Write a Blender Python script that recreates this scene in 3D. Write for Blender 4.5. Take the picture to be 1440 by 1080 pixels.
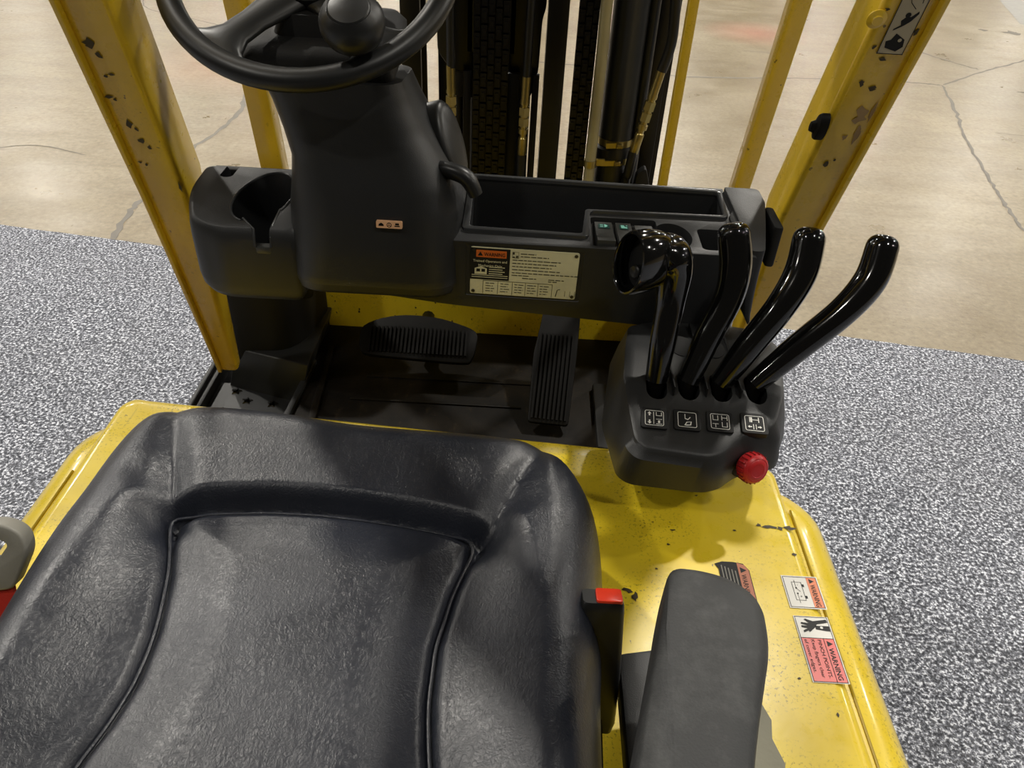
import bpy, bmesh, math, random
import numpy as np
from mathutils import Vector, Matrix
random.seed(7)
for o in list(bpy.data.objects): bpy.data.objects.remove(o)
S = bpy.context.scene
COL = S.collection
R = math.radians

# ------------------------------------------------------------ camera, light, exposure
cam_d = bpy.data.cameras.new('camera'); cam = bpy.data.objects.new('camera', cam_d); COL.objects.link(cam)
P, RO = R(37.5), R(3.2)
fw = Vector((0, math.cos(P), -math.sin(P))); up0 = Vector((0, math.sin(P), math.cos(P))); r0 = Vector((1, 0, 0))
rr_ = r0*math.cos(RO) + up0*math.sin(RO); uu_ = up0*math.cos(RO) - r0*math.sin(RO)
cam.matrix_world = Matrix(((rr_.x, uu_.x, -fw.x, 0), (rr_.y, uu_.y, -fw.y, 0), (rr_.z, uu_.z, -fw.z, 1.75), (0, 0, 0, 1)))
cam_d.sensor_width = 36; cam_d.lens = 36*1082/1440; cam_d.clip_start = .02; cam_d.clip_end = 200
S.camera = cam
S.view_settings.view_transform = 'Standard'; S.view_settings.look = 'None'
S.view_settings.exposure = 0.0; S.view_settings.gamma = 1; S.view_settings.use_curve_mapping = False
W = bpy.data.worlds.new('hall_air'); S.world = W; W.use_nodes = True
W.node_tree.nodes['Background'].inputs[0].default_value = (1.0, .90, .76, 1)
W.node_tree.nodes['Background'].inputs[1].default_value = .04
# high-bay lamps hanging from the hall roof, ahead of and beside the truck
LAMP_Z = 8.2
for iy, ly in enumerate((-3.0, 4.4, 11.8, 19.2, 26.6, 34.0)):
    for lx in (-21.0, -12.9, -4.8, 3.3, 11.4, 19.5):
        ld = bpy.data.lights.new('high_bay_lamp', 'AREA'); ld.shape = 'DISK'; ld.size = .36
        ld.energy = 440 if iy else 160
        ld.color = (1.0, .95, .86)
        lo = bpy.data.objects.new('high_bay_lamp', ld); COL.objects.link(lo); lo.location = (lx, ly, LAMP_Z)

# ------------------------------------------------------------ materials
def lin(h):
    h = h.lstrip('#'); v = [int(h[i:i+2], 16)/255 for i in (0, 2, 4)]
    return tuple((c/12.92 if c <= .04045 else ((c+.055)/1.055)**2.4) for c in v) + (1,)
class NT:
    def __init__(s, name):
        s.m = bpy.data.materials.new(name); s.m.use_nodes = True; s.t = s.m.node_tree; s.n = s.t.nodes
        s.b = s.n['Principled BSDF']
    def add(s, typ, **kw):
        n = s.n.new(typ)
        for k, v in kw.items():
            if isinstance(v, (int, float, str, bool)) and hasattr(n, k): setattr(n, k, v)
        return n
    def link(s, a, b): s.t.links.new(a, b)
    def coord(s):
        if not hasattr(s, '_c'): s._c = s.n.new('ShaderNodeNewGeometry').outputs['Position']
        return s._c
    def noise(s, scale, detail=3, rough=.55, stretch=None, typ='noise', dist=0):
        src = s.coord()
        if stretch:
            mp = s.n.new('ShaderNodeMapping'); mp.inputs['Scale'].default_value = stretch; s.link(src, mp.inputs[0]); src = mp.outputs[0]
        if typ == 'noise':
            n = s.n.new('ShaderNodeTexNoise'); n.inputs['Detail'].default_value = detail; n.inputs['Roughness'].default_value = rough
            n.inputs['Distortion'].default_value = dist
        else:
            n = s.n.new('ShaderNodeTexVoronoi')
        n.inputs['Scale'].default_value = scale; s.link(src, n.inputs['Vector'])
        return n.outputs[0]
    def ramp(s, fac, stops):
        n = s.n.new('ShaderNodeValToRGB'); s.link(fac, n.inputs[0]); e = n.color_ramp.elements
        while len(e) < len(stops): e.new(.5)
        for el, (p, c) in zip(e, stops): el.position = p; el.color = c if len(c) == 4 else tuple(c)+(1,)
        return n.outputs[0]
    def g(s, fac, a, b, lo=0., hi=1.):
        return s.ramp(fac, [(a, (lo, lo, lo, 1)), (b, (hi, hi, hi, 1))])
    def mix(s, fac, a, b, mode='MIX'):
        n = s.n.new('ShaderNodeMix'); n.data_type = 'RGBA'; n.blend_type = mode
        for i, v in ((0, fac), (6, a), (7, b)):
            if hasattr(v, 'links'): s.link(v, n.inputs[i])
            else: n.inputs[i].default_value = v
        return n.outputs[2]
    def mul(s, a, b):
        n = s.n.new('ShaderNodeMath'); n.operation = 'MULTIPLY'
        for i, v in enumerate((a, b)):
            if hasattr(v, 'links'): s.link(v, n.inputs[i])
            else: n.inputs[i].default_value = v
        return n.outputs[0]
    def blob(s, p, r0, r1):
        n = s.n.new('ShaderNodeVectorMath'); n.operation = 'DISTANCE'; s.link(s.coord(), n.inputs[0]); n.inputs[1].default_value = p
        m = s.n.new('ShaderNodeMapRange'); s.link(n.outputs['Value'], m.inputs[0]); m.inputs[1].default_value = r0; m.inputs[2].default_value = r1
        m.inputs[3].default_value = 1; m.inputs[4].default_value = 0; return m.outputs[0]
    def bump(s, h, strength, dist=.001, prev=None):
        n = s.n.new('ShaderNodeBump'); n.inputs['Strength'].default_value = strength; n.inputs['Distance'].default_value = dist
        s.link(h, n.inputs['Height'])
        if prev is not None: s.link(prev, n.inputs['Normal'])
        return n.outputs[0]
    def out(s, color=None, rough=None, metal=None, normal=None, spec=None, coat=None, coat_r=.1):
        b = s.b.inputs
        for k, v in (('Base Color', color), ('Roughness', rough), ('Metallic', metal), ('Normal', normal), ('Specular IOR Level', spec), ('Coat Weight', coat)):
            if v is None: continue
            if hasattr(v, 'links'): s.link(v, b[k])
            else: b[k].default_value = v
        if coat: b['Coat Roughness'].default_value = coat_r
        return s.m

def plain(name, col, rough=.5, metal=0., spec=.5, grain=None, gs=.15, coat=0):
    m = NT(name); c = lin(col) if isinstance(col, str) else col
    nz = m.noise(14, 3)
    cc = m.mix(m.g(nz, .3, .7), tuple(v*.82 for v in c[:3])+(1,), c)
    nm = m.bump(m.noise(grain, 2), gs, .0006) if grain else None
    return m.out(cc, rough, metal, nm, spec, coat)

def mat_yellow(name, base, dark, dirt=.5):
    m = NT(name)
    big = m.noise(5, 4, .6)
    c = m.mix(m.g(big, .35, .7), lin(base), lin(dark))
    fine = m.noise(260, 3, .7)
    patch = m.g(m.noise(9, 3, .6), .42, .68)
    sp = m.mul(m.g(fine, .56, .64), patch)
    c = m.mix(m.mul(sp, dirt), c, lin('#3a2f12'))
    chip = m.g(m.noise(75, 2, .5), .735, .745)
    c = m.mix(m.mul(chip, .8), c, lin('#4a3a1c'))
    scr = m.g(m.noise(60, 2, .5, (1, .07, 1)), .70, .74)
    c = m.mix(m.mul(scr, .25), c, lin('#6b5a1e'))
    rg = m.g(m.noise(30, 4, .6), .3, .75, .24, .42)
    nm = m.bump(m.noise(90, 3), .12, .0006)
    return m.out(c, rg, 0, nm, .5, .6, .12)
YEL = mat_yellow('yellow_hood_paint', '#ecd02c', '#dfc127', .8)
YLEG = mat_yellow('yellow_guard_shaded', '#dcb92c', '#cdaa28', .25)  # same yellow, darkened in the colour for the dimmer light on the guard
BLK = plain('black_moulded_plastic', '#252627', .42, grain=900, gs=.35)
BLKD = plain('black_matt_plastic', '#141414', .6, spec=.35, grain=700, gs=.3)
GLOSS = plain('glossy_black_plastic', '#0b0b0b', .10, coat=.5)
SATIN = plain('satin_black_plastic', '#1c1d1d', .38, grain=300, gs=.05)
RIM = plain('highlit_plastic_rim', '#3c3d3e', .24)  # lighter colour paints the bright highlights along the rims
CAV = plain('cavity_shade_black', '#080808', .8)  # near-black stands in for the shade inside openings
STEELD = plain('greasy_black_steel', '#141312', .38, .3, grain=60, gs=.4)
RUB = plain('black_rubber', '#0d0c0b', .6, spec=.2, grain=200, gs=.3)
HOSE = plain('hydraulic_hose_rubber', '#121211', .45, grain=400, gs=.5)
BRASS = plain('zinc_plated_fitting', '#a8975c', .3, .85, grain=200, gs=.2)
PIPE = plain('dirty_cream_pipe_paint', '#a9a07a', .4, .2, grain=80, gs=.3)
GREY = plain('grey_plastic', '#8a887f', .5, grain=500, gs=.2)
REDB = plain('red_belt_webbing', '#c02418', .7, grain=900, gs=.6)
RED = plain('red_button_plastic', '#c3262a', .35)
REDT = plain('red_release_button', '#e03a20', .3)
CHROME = plain('dark_steel_screw', '#55524c', .3, .8)
WHITE = plain('white_print', '#dcdad2', .4)
PWHITE = plain('aged_white_plate', '#e2ddb4', .35)
INK = plain('black_ink', '#0a0a0a', .5, spec=.25)
ORNG = plain('orange_print', '#e0702c', .4)
RORG = plain('faded_orange_print', '#b3623a', .45)
PINK = plain('warning_red_print', '#e2473a', .4)
TAN = plain('bared_adhesive_residue', '#a58a62', .7)
CHIP = plain('bared_dark_primer', '#3c3218', .6)
CYAN = plain('pale_green_switch_print', '#8fd8c8', .4)
SWG = plain('grey_switch_plastic', '#3c3d3b', .4, grain=600, gs=.2)
GREYP = plain('bared_grey_metal_paint', '#85826f', .6, grain=120, gs=.8)

def mat_leather():
    m = NT('black_vinyl_leather')
    n1 = m.noise(150, 4, .62, (1, 1, 1), dist=2.6)
    n2 = m.noise(60, 3, .6, (1.5, .7, 1), dist=2.0)
    v = m.noise(420, typ='v')
    nm = m.bump(v, .10, .0008); nm = m.bump(n1, .34, .0012, nm); nm = m.bump(n2, .14, .0022, nm)
    c = m.mix(m.g(m.noise(4, 3), .3, .7), lin('#171a22'), lin('#20242f'))
    return m.out(c, m.g(m.noise(20, 3), .3, .7, .31, .40), 0, nm, .65)
LEA = mat_leather()
def mat_armrest():
    m = NT('worn_grey_black_foam')
    c = m.mix(m.g(m.noise(30, 5, .7), .45, .75), lin('#3a3b3c'), lin('#525353'))
    return m.out(c, .62, 0, m.bump(m.noise(500, 3), .4, .0008), .4)
ARM = mat_armrest()
def mat_floor():
    m = NT('stained_warehouse_concrete')
    a = m.noise(.55, 6, .62); b = m.noise(2.6, 6, .65, (1, 1.6, 1)); f = m.noise(34, 5, .7); st = m.noise(3.5, 4, .6, (.35, 2.2, 1))
    c = m.mix(m.g(a, .3, .7), lin('#7d7059'), lin('#978a70'))
    c = m.mix(m.mul(m.g(b, .42, .70), .7), c, lin('#75664b'))
    c = m.mix(m.mul(m.g(st, .5, .8), .45), c, lin('#63573f'))
    c = m.mix(m.mul(m.g(f, .48, .72), .6), c, lin('#594e39'))
    c = m.mix(m.mul(m.g(f, .2, .45, 1, 0), .4), c, lin('#b8ac90'))
    c = m.mix(m.mul(m.blob((2.17, 8.1, 0), .0, .55), .5), c, lin('#b06a58'))
    c = m.mix(m.mul(m.blob((-2.3, 6.1, 0), .1, .8), .28), c, lin('#a5653f'))
    sc = m.g(m.noise(14, 3, .5, (.2, 2.5, 1)), .72, .76)
    c = m.mix(m.mul(sc, .35), c, lin('#6a5d48'))
    rg = m.g(m.noise(2.2, 6, .7), .3, .7, .26, .40)
    return m.out(c, rg, 0, m.bump(m.noise(25, 6, .7), .25, .004), .5)
def mat_carpet():
    m = NT('grey_speckled_carpet')
    f = m.noise(105, 2, .6); f2 = m.noise(190, 1, .5); big = m.noise(2.2, 4, .6)
    c = m.ramp(f, [(.38, lin('#3a3c43')), (.47, lin('#6d7078')), (.54, lin('#9295a0')), (.62, lin('#e2e5ee'))])
    c = m.mix(m.g(f2, .55, .62), c, lin('#5a5b60'))
    c = m.mix(m.mul(m.g(big, .35, .7), .22), c, lin('#6f6f72'))
    return m.out(c, .95, 0, m.bump(f, .9, .006), .2)
def mat_mat():
    m = NT('dusty_black_floor_mat')
    c = m.mix(m.g(m.noise(7, 5, .7), .42, .75), lin('#0e0c0a'), lin('#221d16'))
    c = m.mix(m.mul(m.g(m.noise(45, 4, .7, (1, .4, 1)), .6, .75), .5), c, lin('#382f22'))
    return m.out(c, .55, 0, m.bump(m.noise(140, 3), .4, .001), .15)
MATM = mat_mat()

# ------------------------------------------------------------ geometry helpers
class Fr:
    """local frame: origin, x axis, y axis (z = x cross y)"""
    def __init__(s, o=(0,0,0), x=(1,0,0), y=(0,1,0)):
        s.o = Vector(o); s.x = Vector(x).normalized(); y = Vector(y); s.y = (y - s.x*y.dot(s.x)).normalized(); s.z = s.x.cross(s.y)
    def __call__(s, a, b, c=0.): return s.o + s.x*a + s.y*b + s.z*c
XZ = lambda y=0: Fr((0, y, 0), (1, 0, 0), (0, 0, 1))     # local (x, z), z-axis = -y
YZ = lambda x=0: Fr((x, 0, 0), (0, 1, 0), (0, 0, 1))     # local (y, z), z-axis = +x
def cr(pts, n=6, closed=False):
    P_ = [Vector(p) for p in pts]; out = []
    N = len(P_)
    for i in range(N if closed else N-1):
        if closed: a, b, c, d = P_[i-1], P_[i], P_[(i+1) % N], P_[(i+2) % N]
        else: a, b, c, d = P_[max(i-1, 0)], P_[i], P_[i+1], P_[min(i+2, N-1)]
        for k in range(n):
            t = k/n
            out.append(.5*((2*b) + (c-a)*t + (2*a-5*b+4*c-d)*t*t + (3*b-a-3*c+d)*t**3))
    if not closed: out.append(P_[-1])
    return out
def crs(vals, n=6): return [v.x for v in cr([(v, 0, 0) for v in vals], n)]
def rrect(x0, x1, y0, y1, r, n=5):
    if not isinstance(r, (list, tuple)): r = (r,)*4
    out = []
    for (cx, cy, a0), q in zip(((x1, y0, -90), (x1, y1, 0), (x0, y1, 90), (x0, y0, 180)), r):
        sx = -1 if cx == x1 else 1; sy = 1 if cy == y0 else -1
        for k in range(n+1):
            a = R(a0 + 90*k/n); out.append((cx+sx*q+q*math.cos(a), cy+sy*q+q*math.sin(a)))
    return out
def rcorner(pts, r, n=4):
    """round the corners of a polygon"""
    out = []; N = len(pts)
    if not isinstance(r, (list, tuple)): r = [r]*N
    for i in range(N):
        p = Vector(pts[i][:2]); a = Vector(pts[i-1][:2])-p; b = Vector(pts[(i+1) % N][:2])-p
        q = min(r[i], a.length*.48, b.length*.48)
        p0 = p + a.normalized()*q; p1 = p + b.normalized()*q
        for k in range(n+1):
            t = k/n; v = p0*(1-t)**2 + p*2*t*(1-t) + p1*t*t; out.append((v.x, v.y))
    return out
def inset(pts, d):
    """offset a CCW polygon inwards by d"""
    N = len(pts); out = []
    for i in range(N):
        a = Vector(pts[i-1][:2]); p = Vector(pts[i][:2]); b = Vector(pts[(i+1) % N][:2])
        e1 = (p-a); e2 = (b-p)
        if e1.length < 1e-9 or e2.length < 1e-9: out.append((p.x, p.y)); continue
        n1 = Vector((-e1.y, e1.x)).normalized(); n2 = Vector((-e2.y, e2.x)).normalized()
        m_ = (n1+n2)
        if m_.length < 1e-6: m_ = n1
        m_.normalize(); out.append(tuple(p + m_*d/max(.5, m_.dot(n1))))
    return out
_txt = {}
def text_mesh(s, bold=False):
    if s in _txt: return _txt[s]
    c = bpy.data.curves.new('t', 'FONT'); c.body = s; c.size = 1; c.resolution_u = 2
    if bold: c.offset = .012
    o = bpy.data.objects.new('t', c); COL.objects.link(o)
    dg = bpy.context.evaluated_depsgraph_get(); me = bpy.data.meshes.new_from_object(o.evaluated_get(dg))
    V = [tuple(v.co) for v in me.vertices]; Fc = [tuple(p.vertices) for p in me.polygons]
    bpy.data.objects.remove(o); bpy.data.meshes.remove(me)
    xs = [v[0] for v in V] or [0]; _txt[s] = (V, Fc, min(xs), max(xs)); return _txt[s]
class MB:
    def __init__(s): s.v = []; s.f = []; s.m = []; s.cur = 0
    def mat(s, i): s.cur = i; return s
    def face(s, idx): s.f.append(tuple(idx)); s.m.append(s.cur)
    def addv(s, pts): b = len(s.v); s.v += [tuple(p) for p in pts]; return b
    def loft(s, rings, cap0=True, cap1=True, closed=True):
        b = s.addv([p for r in rings for p in r]); n = len(rings[0])
        for i in range(len(rings)-1):
            for j in range(n if closed else n-1):
                k = (j+1) % n; s.face((b+i*n+j, b+i*n+k, b+(i+1)*n+k, b+(i+1)*n+j))
        if cap0: s.face([b+j for j in range(n)][::-1])
        if cap1: s.face([b+(len(rings)-1)*n+j for j in range(n)])
        return s
    def box(s, x0, x1, y0, y1, z0, z1, fr=None):
        fr = fr or Fr(); q = [(x0,y0),(x1,y0),(x1,y1),(x0,y1)]
        return s.loft([[fr(a, b, z0) for a, b in q], [fr(a, b, z1) for a, b in q]])
    def prism(s, pts, z0, z1, fr=None, ch=0.):
        fr = fr or Fr()
        if ch:
            ip = inset(pts, ch)
            return s.loft([[fr(a, b, z0) for a, b in pts], [fr(a, b, z1-ch) for a, b in pts], [fr(a, b, z1-ch*.3) for a, b in inset(pts, ch*.3)], [fr(a, b, z1) for a, b in ip]])
        return s.loft([[fr(a, b, z0) for a, b in pts], [fr(a, b, z1) for a, b in pts]])
    def tube(s, path, rad, n=12, cap=True, flat=1., up=None):
        path = [Vector(p) for p in path]; N = len(path)
        if not isinstance(rad, (list, tuple)): rad = [rad]*N
        if not isinstance(flat, (list, tuple)): flat = [flat]*N
        rings = []; prev = None
        for i, p in enumerate(path):
            t = (path[min(i+1, N-1)] - path[max(i-1, 0)]).normalized()
            if prev is None:
                u = Vector(up) if up else (Vector((0,0,1)) if abs(t.z) < .9 else Vector((0,1,0)))
            else: u = prev
            u = (u - t*u.dot(t)).normalized(); prev = u; w = t.cross(u)
            rings.append([p + (u*math.cos(a)*flat[i] + w*math.sin(a))*rad[i] for a in [2*math.pi*k/n for k in range(n)]])
        return s.loft(rings, cap, cap)
    def lathe(s, prof, fr, n=24, cap0=True, cap1=True):
        return s.loft([[fr(r*math.cos(2*math.pi*k/n), r*math.sin(2*math.pi*k/n), h) for k in range(n)] for r, h in prof], cap0, cap1)
    def poly(s, pts, fr, z=0.):
        b = s.addv([fr(a, c, z) for a, c in pts]); s.face(range(b, b+len(pts))); return s
    def rect(s, x0, x1, y0, y1, fr, z=0.): return s.poly([(x0,y0),(x1,y0),(x1,y1),(x0,y1)], fr, z)
    def frame(s, x0, x1, y0, y1, t, fr, z=0.):
        s.rect(x0, x1, y0, y0+t, fr, z); s.rect(x0, x1, y1-t, y1, fr, z); s.rect(x0, x0+t, y0, y1, fr, z); s.rect(x1-t, x1, y0, y1, fr, z); return s
    def line(s, p, q, t, fr, z=0.):
        p = Vector(p); q = Vector(q); d = (q-p).normalized(); n = Vector((-d.y, d.x))*t/2
        return s.poly([p-n, q-n, q+n, p+n], fr, z)
    def disc(s, cx, cy, r, fr, z=0., n=14): return s.poly([(cx+r*math.cos(2*math.pi*k/n), cy+r*math.sin(2*math.pi*k/n)) for k in range(n)], fr, z)
    def blob(s, cx, cy, rx, ry, fr, z=0., n=11, seed=0):
        rn = random.Random(seed); return s.poly([(cx+rx*rn.uniform(.3, 1.2)*math.cos(2*math.pi*k/n), cy+ry*rn.uniform(.3, 1.2)*math.sin(2*math.pi*k/n)) for k in range(n)], fr, z)
    def text(s, string, x, y, size, fr, z=0., width=None, align='l', bold=False):
        V, Fc, a, b_ = text_mesh(string, bold); sx = size
        if width: sx = width/max(1e-6, b_-a)
        off = x - a*sx - ((b_-a)*sx/2 if align == 'c' else 0)
        b = s.addv([fr(off+v[0]*sx, y+v[1]*size, z) for v in V])
        for f in Fc: s.face([b+i for i in f])
        return s
    def build(s, name, mats, parent=None, smooth=40, bevel=0., seg=2, cut=None, bang=35, subsurf=0):
        me = bpy.data.meshes.new(name); me.from_pydata(s.v, [], s.f); me.update()
        for i, mi in enumerate(s.m): me.polygons[i].material_index = mi
        o = bpy.data.objects.new(name, me); COL.objects.link(o)
        for m_ in (mats if isinstance(mats, (list, tuple)) else [mats]): me.materials.append(m_)
        bm = bmesh.new(); bm.from_mesh(me); 
        bmesh.ops.recalc_face_normals(bm, faces=bm.faces)
        bm.to_mesh(me); bm.free()
        tmp = []
        if cut is not None:
            for c in cut:
                cm = bpy.data.meshes.new('cut'); cm.from_pydata(c.v, [], c.f); b2 = bmesh.new(); b2.from_mesh(cm); bmesh.ops.recalc_face_normals(b2, faces=b2.faces); b2.to_mesh(cm); b2.free()
                co = bpy.data.objects.new('cut', cm); COL.objects.link(co); tmp.append(co)
                md = o.modifiers.new('b', 'BOOLEAN'); md.operation = 'DIFFERENCE'; md.object = co; md.solver = 'EXACT'
        if bevel:
            md = o.modifiers.new('v', 'BEVEL'); md.width = bevel; md.segments = seg; md.limit_method = 'ANGLE'; md.angle_limit = R(bang); md.use_clamp_overlap = True
        if subsurf:
            md = o.modifiers.new('s', 'SUBSURF'); md.levels = md.render_levels = subsurf
        if o.modifiers:
            dg = bpy.context.evaluated_depsgraph_get(); dg.update(); nm = bpy.data.meshes.new_from_object(o.evaluated_get(dg))
            o.modifiers.clear(); o.data = nm; bpy.data.meshes.remove(me); me = nm; me.name = name
        for c in tmp: bpy.data.objects.remove(c)
        if smooth:
            me.shade_smooth(); me.set_sharp_from_angle(angle=R(smooth))
        if parent is not None:
            o.parent = parent; o.location = -wloc(parent)
        return o
def wloc(p):
    v = Vector(p.location)
    while p.parent: p = p.parent; v += p.location
    return v
def lab(o, label=None, cat=None, group=None, kind=None):
    if label: o['label'] = label
    if cat: o['category'] = cat
    if group: o['group'] = group
    if kind: o['kind'] = kind
    return o

# ------------------------------------------------------------ floor and carpet
m = MB(); m.box(-25, 25, -8, 45, -.12, 0); floor = lab(m.build('floor', mat_floor(), smooth=0), kind='structure')
CK = plain('grey_crack_filler', '#77726a', .7)
def ribbon(mb, pts, w, seed, fr=Fr(), z=.0012):
    rn = random.Random(seed); path = cr([(p[0], p[1], 0) for p in pts], 9)
    path = [p + Vector((rn.uniform(-1, 1)*w*.28, rn.uniform(-1, 1)*w*.28, 0)) for p in path]
    L_, R_ = [], []
    for i, p in enumerate(path):
        t = (path[min(i+1, len(path)-1)]-path[max(i-1, 0)]).normalized(); n = Vector((-t.y, t.x, 0)); ww = w*rn.uniform(.22, .42)
        if i in (0, len(path)-1): ww *= .2
        L_.append(p+n*ww); R_.append(p-n*ww)
    b = mb.addv([(q.x, q.y, z) for q in L_] + [(q.x, q.y, z) for q in R_]); N = len(path)
    for i in range(N-1): mb.face((b+N+i, b+N+i+1, b+i+1, b+i))
for k, (pts, w) in enumerate([
    ([(-1.907,3.15),(-1.963,3.503),(-1.963,3.81),(-1.962,4.378),(-1.895,4.956),(-1.984,5.466),(-2.1,6.0)], .045),
    ([(3.396,6.634),(3.197,5.89),(3.006,5.268),(2.861,4.634),(2.768,4.209),(2.71,3.886),(2.66,3.3)], .035),
    ([(3.396,6.634),(3.986,7.16),(4.556,7.617),(5.6,8.6)], .032),
    ([(3.396,6.634),(3.026,6.663),(2.065,6.58),(1.233,6.461),(.4,6.62),(-.747,6.754)], .04),
    ([(3.529,7.902),(3.804,7.394),(3.95,7.2)], .04),
    ([(-3.9,8.4),(-3.637,7.778),(-3.2,7.5),(-1.957,6.838)], .02),
    ([(-3.3,4.0),(-2.9,4.3),(-2.5,4.2)], .012), ([(4.1,6.2),(4.5,6.3)], .02), ([(3.0,7.0),(3.2,7.05)], .02), ([(2.55,5.9),(2.75,5.95)], .02), ([(3.3,5.5),(3.6,5.45)], .012), ([(1.9,7.4),(2.3,7.35)], .02)]):
    m = MB(); ribbon(m, pts, w, k); lab(m.build('floor_crack', CK, floor, smooth=0))
m = MB(); m.poly([(5.30,9.2),(7.5,7.2),(12,9),(12,22),(5.9,11.2)], Fr(), .001); m.build('grey_floor_patch', plain('worn_grey_floor_paint', '#8d8a84', .5, grain=30), floor, smooth=0)
m = MB(); m.blob(5.0, 8.75, .10, .10, Fr(), .0015, seed=3); m.blob(4.72, 8.8, .08, .05, Fr(), .0015, seed=4); m.blob(4.05,6.55,.08,.03,Fr(),.0015,seed=5)
m.build('floor_stain', plain('dark_oil_stain', '#5d5546', .5), floor, smooth=0)
# carpet: edge runs from the left down to the right
d = Vector((2.081+2.486, 2.615-3.294)).normalized()
e0 = Vector((-2.486, 3.294)) - d*4.5; e1 = Vector((2.081, 2.615)) + d*5
bk = Vector((-d.y, d.x))*-1
pts = []
N = 220
for i in range(N+1):
    p = e0.lerp(e1, i/N); pts.append(tuple(p + bk*random.uniform(0, .006)))
pts = pts[::-1]; pts = pts + [tuple(e0+bk*9), tuple(e1+bk*9)]
m = MB(); m.prism(pts, .0005, .011)
lab(m.build('carpet', mat_carpet(), smooth=0), 'light grey speckled carpet lying on the concrete under the forklift', 'carpet')

# ------------------------------------------------------------ the forklift
root = bpy.data.objects.new('forklift', None); COL.objects.link(root); root.location = (-.08, .45, 0); root.empty_display_size = .3
lab(root, 'yellow electric forklift with black seat, steering wheel and four levers, on grey carpet', 'forklift')

# hood (raised slab over lower body)
HX0, HX1 = -.592, .388
def hood_front(x): return float(np.interp(x, [-.66,-.572,-.498,-.35,-.207,-.134,.0,.088,.407,.46], [.903,.903,.878,.842,.846,.849,.830,.828,.832,.832]))+.003
def slab(x0, x1, yb, zs, rf, dy=0):
    """rings for a body with plan outline x0..x1; zs = [(inset, z)]"""
    rings = []
    for ins, z in zs:
        o = []
        for (x, y) in rrect(x0+ins, x1-ins, yb, 1.0-ins, (.001, rf, rf, .001), 8):
            fy = 1.0-ins
            # shift the front to the slightly curved hood line
            k = max(0, min(1, (y-(yb))/(fy-yb)))
            o.append(Vector((x, y-(1.0-hood_front(x)-dy)*k, z)))
        rings.append(o)
    return rings
ys = -.35
m = MB(); m.loft(slab(HX0, HX1, ys, [(.0, .90), (.0, .975), (.002, .985), (.006, .993), (.012, .998), (.02, 1.0)], .032))
hood = m.build('hood', YEL, root, smooth=50)
m = MB(); m.loft(slab(HX0-.062, HX1+.066, ys, [(0, .50), (0, .90), (.004, .93), (.012, .952), (.024, .968), (.040, .979), (.055, .985), (.0665, .986)], .10, dy=.004), cap1=True)
body = lab(m.build('body_shoulder', YEL, root, smooth=50), 'rounded yellow lower body around the hood')
SEAM = plain('seam_crease_tone', '#b0951f', .4)  # seam colour lightened to paint the highlight along the crease
for sx in (HX1+.003, HX0-.003):
    m = MB(); m.tube([(sx, y, .9865) for y in np.linspace(ys, .745, 12)], .0016, 6); m.build('hood_seam', SEAM, hood)
# counterweight-side lower frame
m = MB(); m.prism(rcorner([(-.60,-.6),(.44,-.6),(.44,1.15),(-.60,1.15)], .04), .12, .50); m.build('chassis', STEELD, root, bevel=.01)
for sx in (-.66, .40):
    for yy, rad in ((-.15, .26), (1.72, .27)):
        f = Fr((sx + (.0 if sx < 0 else .02), yy, rad+.0125), (0,1,0), (0,0,1))
        m = MB(); m.lathe([(.10,.0),(.15,.02),(rad-.02,.02),(rad,.035),(rad,.125),(rad-.02,.14),(.15,.14),(.10,.13)], f, 32); w_ = m.build('wheel_tyre', RUB, root)
# grey bared paint strip and wear on the hood
HF = Fr((0, 0, 1.0), (1, 0, 0), (0, 1, 0))
m = MB(); m.poly([(.20,.50),(.262,.505),(.272,.49),(.278,.475),(.281,.45),(.288,.43),(.284,.41),(.291,.385),(.286,.36),(.290,.33),(.28,.2),(.20,.2)], HF, .0006)
lab(m.build('bare_paint_patch', GREYP, hood, smooth=0), 'grey patch where hood paint has worn off')
m = MB()
for k, (x, y, a, b) in enumerate([(.348,.70,.010,.004),(.362,.698,.006,.004),(.374,.70,.009,.004),(.335,.702,.004,.004),(.152,.585,.008,.004),(.160,.575,.004,.008),(.21,.66,.003,.002),(.19,.62,.003,.002),(.22,.685,.006,.002),(.33,.48,.003,.002),(.36,.44,.002,.003),(.30,.69,.003,.002),(.37,.655,.004,.003),(.26,.75,.003,.002),(.24,.80,.003,.0015),(-.545,.72,.004,.003),(-.53,.73,.002,.002)]):
    m.blob(x, y, a, b, HF, .0006, 9, k)
lab(m.build('paint_chips', CHIP, hood, smooth=0), kind='stuff')

# ---------------------------------------------- hood decals
def tri(mb, cx, cy, s_, fr, z): mb.poly([(cx-s_, cy-s_*.8), (cx+s_, cy-s_*.8), (cx, cy+s_*.95)], fr, z)
def quad_frame(p_tl, p_tr, p_bl): # frame whose x runs tl->tr, y up
    a = Vector(p_tl); b = Vector(p_tr); c = Vector(p_bl); return Fr(c, b-a, a-c), (b-a).length, (a-c).length
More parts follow.
